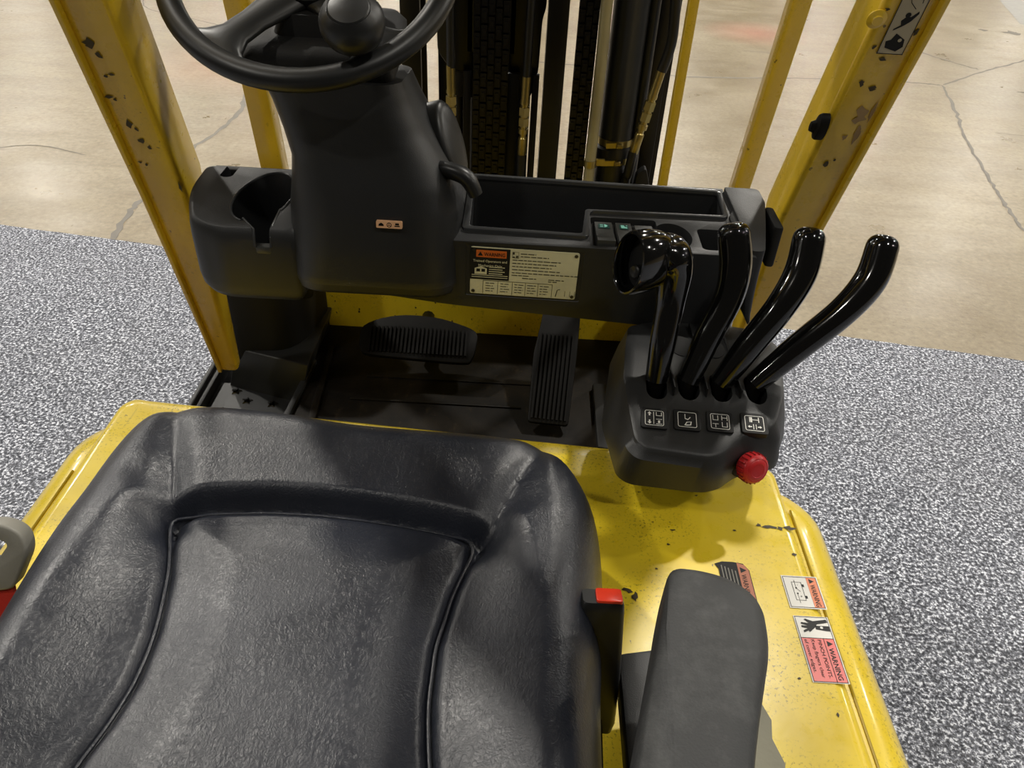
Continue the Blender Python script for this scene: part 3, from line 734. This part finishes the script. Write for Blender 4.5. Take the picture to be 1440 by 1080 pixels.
# side pod, tilt lever, handle
m = MB(); ef = Fr((-.108, 1.060, 1.355), (.30, -.25, -.92), (.35, .93, -.10))
if ef.z.x < 0: ef = Fr(ef.o, ef.x, ef.y*-1)
m.loft([[ef(a*s_, b*s_, z_) for a, b in [(.055*math.cos(t), .030*math.sin(t)) for t in np.linspace(0, 2*math.pi, 28, endpoint=False)]] for s_, z_ in ((1.1,-.02),(1.08,.004),(1.0,.009),(.8,.012),(.4,.0135))]); m.build('side_pod', SATIN, colm)
hp = cr([(-.125,.995,1.345),(-.098,.980,1.349),(-.075,.972,1.343),(-.062,.968,1.322)], 6)
m = MB(); m.tube(hp, crs([.014,.0155,.0155,.013], 6), 12, flat=.72, up=(0,.6,.8)); m.build('tilt_handle', SATIN, colm, smooth=50)
fs = XZ(.9432)
m = MB(); fs = Fr((-.189, .9190, 1.2905), (1, 0, 0), (0, .10, 1)); 
m.mat(0).prism(rcorner([(0,0),(.034,0),(.034,.0095),(0,.0095)], .0015), -.004, .0006, fs); m.mat(1)
m.poly([(.003,.003),(.010,.003),(.0095,.0055),(.0065,.0075),(.0035,.0055)], fs, .0009); m.disc(.017,.0047,.0033,fs,.0009); m.mat(0).disc(.017,.0047,.0024,fs,.0011); m.mat(1).line((.017,.0047),(.017,.0075),.0007,fs,.0013); m.line((.017,.0047),(.0145,.003),.0007,fs,.0013); m.line((.017,.0047),(.0195,.003),.0007,fs,.0013)
m.rect(.025,.030,.005,.0075,fs,.0009); m.rect(.024,.031,.0028,.0042,fs,.0009)
lab(m.build('horn_decal', [plain('peach_decal', '#f0bd92', .5), INK], colm, smooth=0), 'small orange decal with three symbols')

# steering wheel
n_ = Vector((0, -math.sin(R(35)), math.cos(R(35)))); wc = Vector((-.273, 1.037, 1.577))
fwl = Fr(wc, (1,0,0), n_.cross(Vector((1,0,0))))
m = MB(); rings = []
for k in range(72):
    a = 2*math.pi*k/72; e = Vector((math.cos(a), math.sin(a)))
    rings.append([fwl(e.x*(.1705+.0145*math.cos(t)), e.y*(.1705+.0145*math.cos(t)), .0135*math.sin(t)) for t in np.linspace(0, 2*math.pi, 16, endpoint=False)])
rings.append(rings[0]); m.loft(rings, False, False); sw = lab(m.build('steering_wheel', SATIN, root, smooth=60), 'black steering wheel with spinner knob')
for an, wd in ((-124, 1.), (-51, 1.15), (90, 1.)):
    m = MB(); ca, sa = math.cos(R(an)), math.sin(R(an)); rings = []
    for r_, hw_, th, dz in ((.03,.030,.012,-.020),(.06,.024,.010,-.016),(.10,.019,.009,-.008),(.13,.020,.009,-.003),(.148,.030,.0095,0),(.160,.050,.008,0),(.170,.060,.004,0)):
        hw_ *= wd
        rings.append([fwl(ca*r_-sa*hw_*math.cos(t), sa*r_+ca*hw_*math.cos(t), dz+th*math.sin(t)) for t in np.linspace(0, 2*math.pi, 18, endpoint=False)])
    m.loft([r for r in zip(*[list(x) for x in rings])] if False else rings); m.build('spoke', SATIN, sw, smooth=60)
m = MB(); m.lathe([(.02,-.05),(.045,-.045),(.052,-.028),(.050,-.008),(.04,.0),(.02,.004)], fwl, 32); m.build('hub', SATIN, sw)
kb = Fr(fwl(.150*math.cos(R(-56)), .150*math.sin(R(-56)), 0), (1,0,0), n_.cross(Vector((1,0,0))))
m = MB(); m.lathe([(.014,0),(.014,.014),(.024,.021),(.033,.031),(.0365,.042),(.0360,.052),(.031,.061),(.0245,.067),(.0235,.0665),(.022,.0685),(.012,.0710),(.003,.0715)], Fr(kb(-.010,.002,-.004), kb.x, kb.y), 36); m.build('spinner_knob', SATIN, sw, smooth=35)

# ---------------------------------------------- hydraulic console
top = [(.153,.712),(.165,.6985),(.243,.690),(.262,.698),(.284,.722),(.333,.742),(.352,.79),(.358,.831),(.368,.885),(.352,.938),(.30,.952),(.20,.950),(.160,.930),(.150,.87),(.142,.80)]
topo = rcorner(top, .012, 4)
def ctop(x, y):  # console top height
    t = max(0, min(1, (.785-y)/.02)); t = t*t*(3-2*t)
    base = 1.150 + .012*math.exp(-((y-.86)/.07)**2)
    return base - t*.006 - max(0, .775-y)*.22
m = MB(); rings = []
low = [(x+(x-.25)*.16, y+(-.008 if y < .75 else (.010 if y > .9 else 0))) for x, y in topo]
mid = [(x+(x-.25)*.09, y+(-.006 if y < .75 else .006 if y > .9 else 0)) for x, y in topo]
rings.append([Vector((x*.8+.05, y*.8+.165, 1.060)) for x, y in low]); rings.append([Vector((x, y, 1.073)) for x, y in low]); rings.append([Vector((x, y, 1.086)) for x, y in low])
rings.append([Vector((x, y, min(1.118, ctop(x,y)-.012))) for x, y in mid])
for ins, dz in ((0,.006),(.0015,.002),(.005,0)): rings.append([Vector((x, y, ctop(x, y)-dz)) for x, y in inset(topo, ins)])
# interior grid rings shrinking to the centre line so the top follows ctop
cen = Vector((.25,.82)); last = inset(topo, .005)
for s_ in (.9,.8,.7,.6,.5,.4,.3,.2,.1): rings.append([Vector((cen.x+(x-cen.x)*s_, cen.y+(y-cen.y)*s_, ctop(0, cen.y+(y-cen.y)*s_))) for x, y in last])
m.loft(rings)
cuts = []; BX = [.186,.227,.269,.314]
for bx in BX: cuts.append(P2(rrect(bx-.0135, bx+.0135, 0.772, .818, .0125, 6), 1.115, 1.2))
cons = m.build('lever_console', BLK, root, smooth=35, cut=cuts)
lab(cons, 'black console carrying four lever handles and a red stop button')
m = MB()
for bx in (.2065,.248,.2915): m.prism([(bx-.0008,.777),(bx+.0008,.777),(bx+.0012,.93),(bx-.0012,.93)], 1.14, 1.1635)
m.build('divider_rib', BLKD, cons)
m = MB(); 
for bx in (.228,.270,.318): m.loft([[Vector((bx+.0165*math.cos(t), .872+.024*math.sin(t), z_)) for t in np.linspace(0, 2*math.pi, 20, endpoint=False)] for z_ in (1.15,1.1625)])
m.build('boot_shade_patch', CAV, cons)  # flush black ellipses paint the shade of the boot openings
m = MB(); m.prism(rrect(.21,.29,.76,.88,.02), .985, 1.066); m.build('console_support', BLKD, cons, bevel=.005)
# icon tiles
def tile(cx, cy, kind):
    sl = Fr((cx, cy, ctop(0, cy)+.0014), (1, -.06, 0), (0, 1, .22))
    m = MB(); m.mat(0).prism(rcorner([(-.0165,-.0155),(.0165,-.0155),(.0165,.0165),(-.0165,.0165)], .004), -.006, .0018, sl, ch=.0008)
    z = .0022; m.mat(1)
    a, t = .0118, .0008
    o_ = rcorner([(-a,-a),(a,-a),(a,a),(-a,a)], .003); i_ = inset(o_, t); b = m.addv([sl(*p, z) for p in o_]+[sl(*p, z) for p in i_]); n = len(o_)
    for k in range(n): q = (k+1) % n; m.face((b+k, b+q, b+n+q, b+n+k))
    def fork(x, y, s, sy=1):
        m.rect(x-s, x-s+.0009, min(y, y+sy*s*1.6), max(y, y+sy*s*1.6), sl, z); m.rect(x-s, x+s, y-.0005, y+.0005, sl, z)
    def arrow(x, y, dx, dy, s=.0032):
        d_ = Vector((dx, dy)); p = Vector((x, y)); nn = Vector((-dy, dx)); m.poly([p-d_*s, p+nn*s*.8, p+nn*s*.3, p+nn*s*.3+d_*s, p-nn*s*.3+d_*s, p-nn*s*.3, p-nn*s*.8], sl, z)
    if kind == 0:
        arrow(-.0060,.0065,0,-1); arrow(-.0060,-.0065,0,1); m.rect(-.0012,-.0004,-.0095,.0095,sl,z)
        m.rect(.002,.0095,.0035,.0044,sl,z); m.rect(.002,.0029,.0035,.0095,sl,z); m.rect(.0085,.0094,.0035,.0095,sl,z); m.rect(.002,.0095,-.0095,-.0086,sl,z); m.rect(.0045,.0070,-.0075,-.0035,sl,z); m.rect(.002,.0095,-.002,-.0012,sl,z)
    elif kind == 1:
        m.rect(-.003,-.0021,.001,.0085,sl,z); m.poly([(-.003,.001),(.001,-.0005),(.0045,.004),(.0036,.0045),(.0008,.001),(-.002,.0019)],sl,z); m.poly([(-.004,-.009),(-.001,-.0035),(.0055,-.0025),(.0045,-.0085),(-.001,-.0095)],sl,z); m.mat(0).poly([(-.002,-.0078),(0,-.0045),(.004,-.0038),(.0032,-.0075)],sl,z+.0003); m.mat(1)
    elif kind == 2:
        for (x, y) in ((-.0055,.0015),(.0055,-.0085)): m.rect(x-.0035,x-.0026,y,y+.0078,sl,z); m.rect(x-.0035,x+.0035,y,y+.0009,sl,z); m.rect(x+.0026,x+.0035,y,y+.0078,sl,z)
        m.rect(.002,.0095,.0055,.0064,sl,z); m.rect(.002,.0029,.002,.0095,sl,z); m.rect(.0086,.0095,.002,.0095,sl,z)
        m.rect(-.0095,-.002,-.0045,-.0036,sl,z); m.rect(-.0062,-.0053,-.0095,-.0036,sl,z)
    else:
        for x in (-.006,.005): m.rect(x,x+.0011,.0015,.0095,sl,z)
        m.rect(-.006,.006,.005,.006,sl,z); m.rect(-.0045,-.0025,.0015,.0095,sl,z); 
        for x in (-.002,.0012): m.rect(x,x+.0009,-.0095,-.0015,sl,z)
        arrow(-.0062,-.0055,1,0,.0026); arrow(.0062,-.0055,-1,0,.0026)
    return lab(m.build('function_tile', [BLKD, WHITE], cons, smooth=0), ['raise and lower symbol tile','tilt symbol tile','side shift symbol tile','fork clamp symbol tile'][kind])
for k, cx in enumerate((.1795,.2205,.2615,.3045)): tile(cx, .7415, k)
# emergency stop
fe = Fr((.294,.722,1.094), (.8,.35,0), (.05,.36,.86)); 
if fe.z.y > 0: fe = Fr(fe.o, fe.x*-1, fe.y)
m = MB(); m.lathe([(.0205,-.02),(.0205,.004),(.0195,.007),(.013,.008),(.013,.012)], fe, 32); m.build('stop_collar', BLKD, cons)
m = MB(); m.lathe([(.013,.010),(.0175,.014),(.0192,.018),(.0195,.026),(.0180,.0305),(.0155,.0325),(.0145,.0322),(.0125,.0335),(.009,.0340),(.0085,.0335),(.002,.0338)], fe, 40)
stopb = lab(m.build('emergency_stop_button', RED, cons, smooth=30), 'red mushroom emergency stop button')
m = MB()
for k in range(20):
    a = 2*math.pi*k/20; m.tube([fe(.0195*math.cos(a), .0195*math.sin(a), h_) for h_ in (.017,.0285)], .0009, 6)
lab(m.build('grip_ridges', plain('dark_red', '#8e1a1c', .4), stopb), kind='stuff')

# levers
def lever(path, rad, flat, n=8):
    p = cr(path, n); q = crs(rad, n); fl = crs(flat, n)
    # rounded end
    t = (p[-1]-p[-2]).normalized(); r_ = q[-1]
    for a in (20, 40, 58, 73, 84): p.append(p[-1-[20,40,58,73,84].index(a)] + t*r_*.75*math.sin(R(a))); q.append(r_*math.cos(R(a))**.62); fl.append(fl[-1])
    m = MB(); m.tube(p, q, 20, flat=fl, up=(0,1,0)); o = m.build('lever_handle', GLOSS, root, smooth=60)
    m = MB(); m.tube([Vector(path[0])-Vector((0,0,.03)), path[0], Vector(path[0]).lerp(Vector(path[1]), .12)], [.010,.011,.0125], 14); m.build('lever_stem', STEELD, o)
    return o
l1 = lab(lever([(.186,.800,1.157),(.188,.812,1.205),(.192,.832,1.255),(.191,.844,1.290),(.184,.846,1.312),(.170,.842,1.320)], [.0145,.0165,.0185,.024,.025,.020], [1,1,1.05,1.1,1.2,1.2]), 'leftmost lever with hooded switch head')
lab(lever([(.227,.800,1.157),(.245,.820,1.212),(.265,.840,1.262),(.268,.855,1.300),(.261,.868,1.333)], [.0145,.0175,.0185,.0200,.0200], [1,1,1.0,1.0,.95]), 'second lever, leaning slightly right')
lab(lever([(.269,.800,1.157),(.296,.810,1.210),(.325,.822,1.262),(.345,.842,1.300),(.351,.862,1.335)], [.0145,.0175,.0185,.0200,.0200], [1,1,1.0,1.0,.95]), 'third lever, leaning right')
lab(lever([(.314,.803,1.157),(.358,.812,1.210),(.404,.824,1.260),(.432,.842,1.296),(.442,.862,1.330)], [.0145,.0175,.0185,.0200,.0200], [1,1,1.0,1.0,.95]), 'rightmost lever, leaning farthest right')
# switch head of the first lever
a_ = Vector((-.80,-.55,.10)).normalized(); fh1 = Fr((.147,.827,1.311), a_.cross(Vector((0,0,1))), (0,.25,1))
if fh1.z.dot(a_) < 0: fh1 = Fr(fh1.o, fh1.x*-1, fh1.y)
def ell(rx, ry, h_, n=30, sh=0): return [fh1(1.1*rx*math.cos(t), 1.14*ry*math.sin(t)-sh, h_) for t in np.linspace(0, 2*math.pi, n, endpoint=False)]
m = MB(); m.loft([ell(.010,.016,-.046), ell(.018,.027,-.038), ell(.0235,.034,-.018), ell(.025,.036,0), ell(.0245,.0355,.018), ell(.0235,.034,.0215), ell(.0215,.032,.0220), ell(.0205,.031,.020), ell(.019,.029,.006), ell(.018,.028,-.004)])
m.build('switch_head', GLOSS, l1, smooth=45)
m = MB(); m.loft([ell(.0182,.0285,-.002), ell(.0182,.0285,.001)]); m.build('head_recess', CAV, l1)
m = MB(); fb2 = Fr(fh1(.001,-.012,.0), fh1.x, fh1.y); m.lathe([(.0085,0),(.0085,.008),(.0070,.0095),(.0045,.0090),(.002,.0080)], fb2, 20); m.build('direction_button', SATIN, l1)

# ---------------------------------------------- overhead guard
def leg(sx):
    # centre line, leaning back towards the operator
    if sx < 0: C_ = [(-.559,1.215,.828),(-.524,1.085,1.27),(-.514,.972,1.58),(-.496,.765,2.15)]
    else: C_ = [(.418,1.215,.825),(.405,1.085,1.27),(.412,.972,1.58),(.414,.765,2.15)]
    m = MB(); rings = []
    for c, hw_, hd in zip(C_, (.017, .032, .032, .032), (.014, .038, .038, .038)):
        y_ = Vector((0,.94,.34)); o = Vector(c)
        prof = rcorner([(-hw_,-hd),(hw_,-hd),(hw_,hd),(-hw_,hd)], .009, 3)
        rings.append([o + Vector((1,0,0))*a + y_*b for a, b in prof])
    m.loft(rings)
    return m.build('guard_leg', YLEG, root, smooth=35), C_
legL, CL = leg(-1); legR, CR = leg(1)
# lip along the outer edge of each leg
for lg, C_, s_ in ((legL, CL, -1), (legR, CR, 1)):
    m = MB(); rings = []
    for c, ho, hq in zip(C_, (.0155, .030, .030, .030), (.016,.041,.041,.041)):
        o = Vector(c) + Vector((s_*ho,0,0)) + Vector((0,.94,.34))*-hq
        rings.append([o + Vector((a,0,0)) + Vector((0,.94,.34))*b for a, b in ((-.0035,-.006),(.0035,-.006),(.0035,.008),(-.0035,.008))])
    m.loft(rings); m.build('leg_lip', YLEG, lg, bevel=.0015)
def legface(C_, y_off=-.0385):
    a = Vector(C_[1]); b = Vector(C_[2]); up_ = (b-a).normalized(); o = a + Vector((0,.94,.34))*y_off
    return Fr(o, (1,0,0), up_)
fl = legface(CL); fr_ = legface(CR)
m = MB()
for k, (x, y, a, b) in enumerate([(-.006,.248,.010,.007),(.0,.232,.004,.006),(.004,.205,.004,.004),(-.004,.202,.003,.003),(-.013,.172,.006,.003),(-.006,.168,.003,.003),(-.004,.130,.005,.007),(.004,.122,.003,.004),(.003,.102,.005,.006),(.010,.092,.003,.004),(-.013,.064,.004,.002),(-.006,.060,.003,.003),(.028,.02,.002,.01)]):
    m.blob(x, y, a, b, fl, .0008, 9, k+50)
lab(m.build('paint_chips', CHIP, legL, smooth=0), kind='stuff')
m = MB(); m.mat(0)
for k, (x, y, a, b) in enumerate([(.010,.205,.009,.016),(.016,.178,.006,.014),(.003,.172,.005,.006),(.022,.215,.003,.02)]): m.blob(x, y, a, b, fr_, .0006, 12, k+80)
m.mat(1)
for k, (x, y, a, b) in enumerate([(-.008,.252,.004,.005),(.008,.246,.006,.004),(-.004,.128,.004,.005),(.004,.136,.002,.003),(-.018,.345,.004,.002),(-.014,.30,.003,.004),(.002,.285,.006,.003),(.025,.32,.004,.006)]): m.blob(x, y, a, b, fr_, .0008, 9, k+90)
lab(m.build('paint_chips', [TAN, CHIP], legR, smooth=0), kind='stuff')
# tip-over decal on the right leg
fdc = Fr(fr_(-.008, .292, .0012), fr_.x, fr_.y)
m = MB(); m.mat(0).rect(0, .030, 0, .105, fdc, 0); m.mat(1).frame(0, .030, 0, .105, .0009, fdc, .0003)
m.poly([(.006,.008),(.020,.004),(.026,.010),(.024,.019),(.012,.026),(.009,.018),(.004,.016)], fdc, .0003); m.mat(0).disc(.019,.018,.0022,fdc,.0005); m.mat(1)
m.poly([(.006,.031),(.012,.036),(.010,.041),(.014,.046),(.019,.046),(.025,.053),(.026,.050),(.021,.041),(.016,.036),(.012,.033),(.006,.029)], fdc, .0003); m.disc(.015,.048,.003,fdc,.0004)
for p, q in (((.006,.075),(.012,.062)),((.012,.062),(.020,.055)),((.022,.075),(.024,.062)),((.010,.080),(.020,.084)),((.020,.084),(.027,.078))): m.line(p, q, .0008, fdc, .0003)
m.blob(.024,.088,.004,.004,fdc,.0003,9,1)
lab(m.build('tip_over_decal', [plain('decal_grey_white', '#b9b09a', .5), INK], legR, smooth=0), 'narrow white decal with tip-over pictograms')
m = MB(); fbt = Fr(fr_(-.025,.333,-.0005), fr_.x, fr_.y); m.lathe([(.0,0),(.011,.0005),(.011,.002),(.006,.004),(.0055,.006)], fbt, 20, False); m.build('painted_bolt', YLEG, legR)
m = MB(); fpg = Fr(fr_(-.034,.188,.002), fr_.y, Vector((0,1,.3))); 
m.loft([[fpg(.019*s_*math.cos(t), .011*s_*math.sin(t), z_) for t in np.linspace(0,2*math.pi,22,endpoint=False)] for s_, z_ in ((1,-.006),(1,.002),(.9,.005),(.5,.007),(.35,.013),(.1,.014))]); 
lab(m.build('rubber_plug', RUB, legR), 'black rubber plug')
# front bars of the guard, straight behind the dash
def bar(x0, x1, w_, d_, y0, y1, z0=.75, z1=2.15):
    m = MB(); rings = []
    for (x, y, z) in ((x0, y0, z0), (x1, y1, z1)):
        rings.append([Vector((x+a, y+b, z)) for a, b in rcorner([(-w_,-d_),(w_,-d_),(w_,d_),(-w_,d_)], .003, 2)])
    m.loft(rings); return m.build('guard_bar', YLEG, root, smooth=35)
bar(-.485,-.500,.0215,.020,1.50,1.30); bar(.408,.455,.0155,.020,1.50,1.30); bar(.283,.267,.0085,.012,1.50,1.42)
m = MB(); m.box(-.52, .44, .735, .795, 2.12, 2.17); m.build('guard_header', YLEG, root, bevel=.008)
m = MB(); m.box(-.52, .44, 1.27, 1.33, 2.12, 2.17); m.box(-.52,-.46,.79,1.28,2.12,2.17); m.box(.38,.44,.79,1.28,2.12,2.17); m.build('guard_roof_frame', YLEG, root, bevel=.008)
# cowl under the dash (outer black sides)
m = MB(); m.box(.285, .40, 1.30, 1.52, .73, 1.0); m.build('right_cowl', BLKD, root, bevel=.006)
m = MB(); m.box(-.44, .30, 1.512, 1.545, .5, 1.04); m.build('cowl_front_panel', BLKD, root)

# ---------------------------------------------- mast
Y = 1.62
def rail(x0, x1, y0, y1, name='mast_rail', z0=.25, z1=2.3, web=.012):
    m = MB(); t = web; m.prism([(x0,y0),(x1,y0),(x1,y0+t),(x0+t,y0+t),(x0+t,y1-t),(x1,y1-t),(x1,y1),(x0,y1)], z0, z1); return m.build(name, STEELD, root, bevel=.002)
mast = rail(-.262,-.222, 1.64, 1.74); rail(-.205+.002,-.165, 1.78, 1.86); 
m = MB(); m.box(.062,.070,1.62,1.70,.25,2.3); m.box(.030,.070,1.60,1.612,.25,2.3); m.box(.030,.036,1.612,1.70,.25,2.3); m.build('mast_rail', STEELD, root, bevel=.002)
rail(.285,.245, 1.68, 1.78); 
for z_ in (.35, 1.95):
    m = MB(); m.box(-.30,.32,1.74,1.80,z_,z_+.12); m.build('mast_crossmember', STEELD, root, bevel=.005)
# carriage piece hanging at upper centre, behind the fittings
m = MB(); m.prism(rcorner([(-.188,1.33),(-.160,1.295),(-.115,1.29),(-.115,2.1),(-.190,2.1)], .012), -1.66, -1.635, XZ()); m.prism(rcorner([(-.045,1.245),(.004,1.245),(.018,1.30),(.020,1.40),(.026,1.42),(.026,2.1),(-.045,2.1)], .012), -1.66, -1.635, XZ()); 
m.box(-.13,-.03,1.635,1.66,1.33,2.1); m.box(-.155,-.02,1.64,1.66,1.24,1.30); hb = m.build('hose_bracket', STEELD, root, bevel=.003)
m = MB(); m.tube([(-.145,1.66,.4),(-.145,1.66,2.2)], .012, 14); m.tube([(-.010,1.66,.4),(-.010,1.66,2.2)], .015, 14); m.tube([(-.098,1.68,.4),(-.098,1.68,2.2)], .026, 20); m.build('lift_cylinder', STEELD, root)
# main chain (leaf chain) and second chain
def chain(x0, x1, y, z0, z1, cols, pitch, name, mt):
    m = MB(); wd = (x1-x0)/cols
    z = z0; row = 0
    while z < z1:
        for c in range(cols):
            off = pitch/2 if c % 2 else 0
            m.box(x0+c*wd+.0012, x0+(c+1)*wd-.0012, y-.005, y+.005, z+off+.0022, z+off+pitch-.0022)
            m.box(x0+c*wd+wd*.25, x0+(c+1)*wd-wd*.25, y-.008, y-.005, z+off+pitch*.30, z+off+pitch*.70)
        z += pitch
    m.box(x0, x1, y+.004, y+.008, z0, z1)
    return lab(m.build(name, mt, root, smooth=0), kind=None)
CHN = plain('oily_chain_steel', '#1c1a17', .35, .5)
chain(-.113,-.042,1.60,.6,2.1,5,.030,'lift_chain',CHN)
chain(.088,.128,1.60,.6,2.1,3,.026,'lift_chain',CHN)
# pipes, cylinder, hoses
m = MB(); m.tube([(.139,1.585,.5),(.139,1.585,1.36),(.136,1.585,1.60),(.136,1.585,2.2)], [.0115,.0115,.0115,.0115], 14); lab(m.build('cream_pipe', PIPE, root), 'dirty cream hydraulic pipe')
m = MB(); m.tube([(.190,1.64,.5),(.190,1.64,1.13)], .036, 24); m.tube([(.190,1.64,1.13),(.190,1.64,1.155),(.191,1.64,1.16),(.193,1.64,2.2)], [.040,.040,.036,.036], 28); m.tube([(.236,1.64,.6),(.236,1.64,2.2)], .012, 12); cyl = m.build('mast_cylinder', SATIN, root)
def clamp(x, z, r, y=1.64):
    m = MB(); m.lathe([(r+.001,-.007),(r+.003,-.007),(r+.003,.007),(r+.001,.007)], Fr((x,y,z),(1,0,0),(0,1,0)), 26, False, False)
    fr2 = Fr((x-.01,y-r-.004,z),(1,0,.08),(0,0,1)); m.box(-.012,.016,-.0055,.0055,-.006,.004,fr2); m.lathe([(.006,.0),(.006,.012),(.004,.013)], Fr((x+.012,y-r-.008,z),(0,0,1),(0,1,0)), 10)
    return m.build('hose_clamp', BRASS, cyl)
clamp(.192,1.132,.036); clamp(.192,1.170,.035)
m = MB(); m.lathe([(.0125,-.007),(.0135,-.007),(.0135,.007),(.0125,.007)], Fr((.139,1.585,1.135)), 16, False, False); m.box(.150,.170,1.590,1.596,1.128,1.142); m.build('hose_clamp', BRASS, cyl)
def fitting(path_lo, path_hi, mid):
    """hose below, hex fittings, hose above"""
    a = Vector(path_lo); b = Vector(path_hi); ax_ = (b-a); L = ax_.length; up_ = ax_.normalized()
    xx_ = (Vector((0,1,0))-up_*up_.y).normalized(); f = Fr(a, xx_, up_.cross(xx_))
    m = MB(); m.lathe([(.0085,0),(.0095,.002),(.0095,L*.24),(.0085,L*.25),(.007,L*.26),(.007,L*.30),(.0105,L*.305),(.0105,L*.36),(.0075,L*.365),(.0075,L*.40)], f, 14)
    m.lathe([(.0115,L*.40),(.0115,L*.50)], f, 6); m.lathe([(.0085,L*.50),(.0085,L*.53)], f, 12); m.lathe([(.0120,L*.53),(.0120,L*.63)], f, 6)
    m.lathe([(.008,L*.63),(.008,L*.66),(.0100,L*.665),(.0100,L*.70),(.009,L*.72),(.009,L*.98),(.0080,L)], f, 14)
    return m.build('hose_fitting', BRASS, root, smooth=30)
fitting((-.155,1.60,1.150),(-.158,1.60,1.315),0); fitting((-.007,1.60,1.135),(-.005,1.60,1.302),0); fitting((.229,1.60,1.155),(.262,1.60,1.330),0)
m = MB(); m.tube([(-.157,1.60,1.31),(-.158,1.60,1.5),(-.158,1.60,2.1)], .009, 12); m.build('hydraulic_hose', HOSE, root)
m = MB(); m.tube([(-.155,1.60,1.155),(-.150,1.60,1.0),(-.15,1.61,.6)], .009, 12); m.build('hydraulic_hose', HOSE, root)
m = MB(); m.tube([(-.005,1.60,1.30),(-.003,1.60,1.5),(-.003,1.60,2.1)], .0085, 12); m.build('hydraulic_hose', HOSE, root)
m = MB(); m.tube([(-.007,1.60,1.14),(-.004,1.60,1.0),(-.004,1.61,.6)], .011, 12); m.build('hydraulic_hose', HOSE, root)
m = MB(); m.tube(cr([(.262,1.60,1.325),(.272,1.60,1.375),(.270,1.60,1.43),(.262,1.60,1.52),(.255,1.61,1.7),(.25,1.62,2.1)], 6), .0105, 12); m.build('hydraulic_hose', HOSE, root)
m = MB(); m.tube(cr([(.229,1.60,1.16),(.224,1.60,1.11),(.222,1.61,1.05),(.222,1.62,.6)], 6), .0100, 12); m.build('hydraulic_hose', HOSE, root)
m = MB(); m.prism(rcorner([(.232,1.02),(.275,1.02),(.272,1.09),(.258,1.135),(.240,1.12)], .008), -1.60, -1.575, XZ()); m.build('hose_guide', BLKD, root, bevel=.003)
for x0_, x1_ in ((-.043,-.019),(.007,.021),(-.134,-.118)):
    m = MB(); m.box(x0_, x1_, 1.615, 1.63, .3, 1.30); m.build('inner_rail', STEELD, root, bevel=.002)
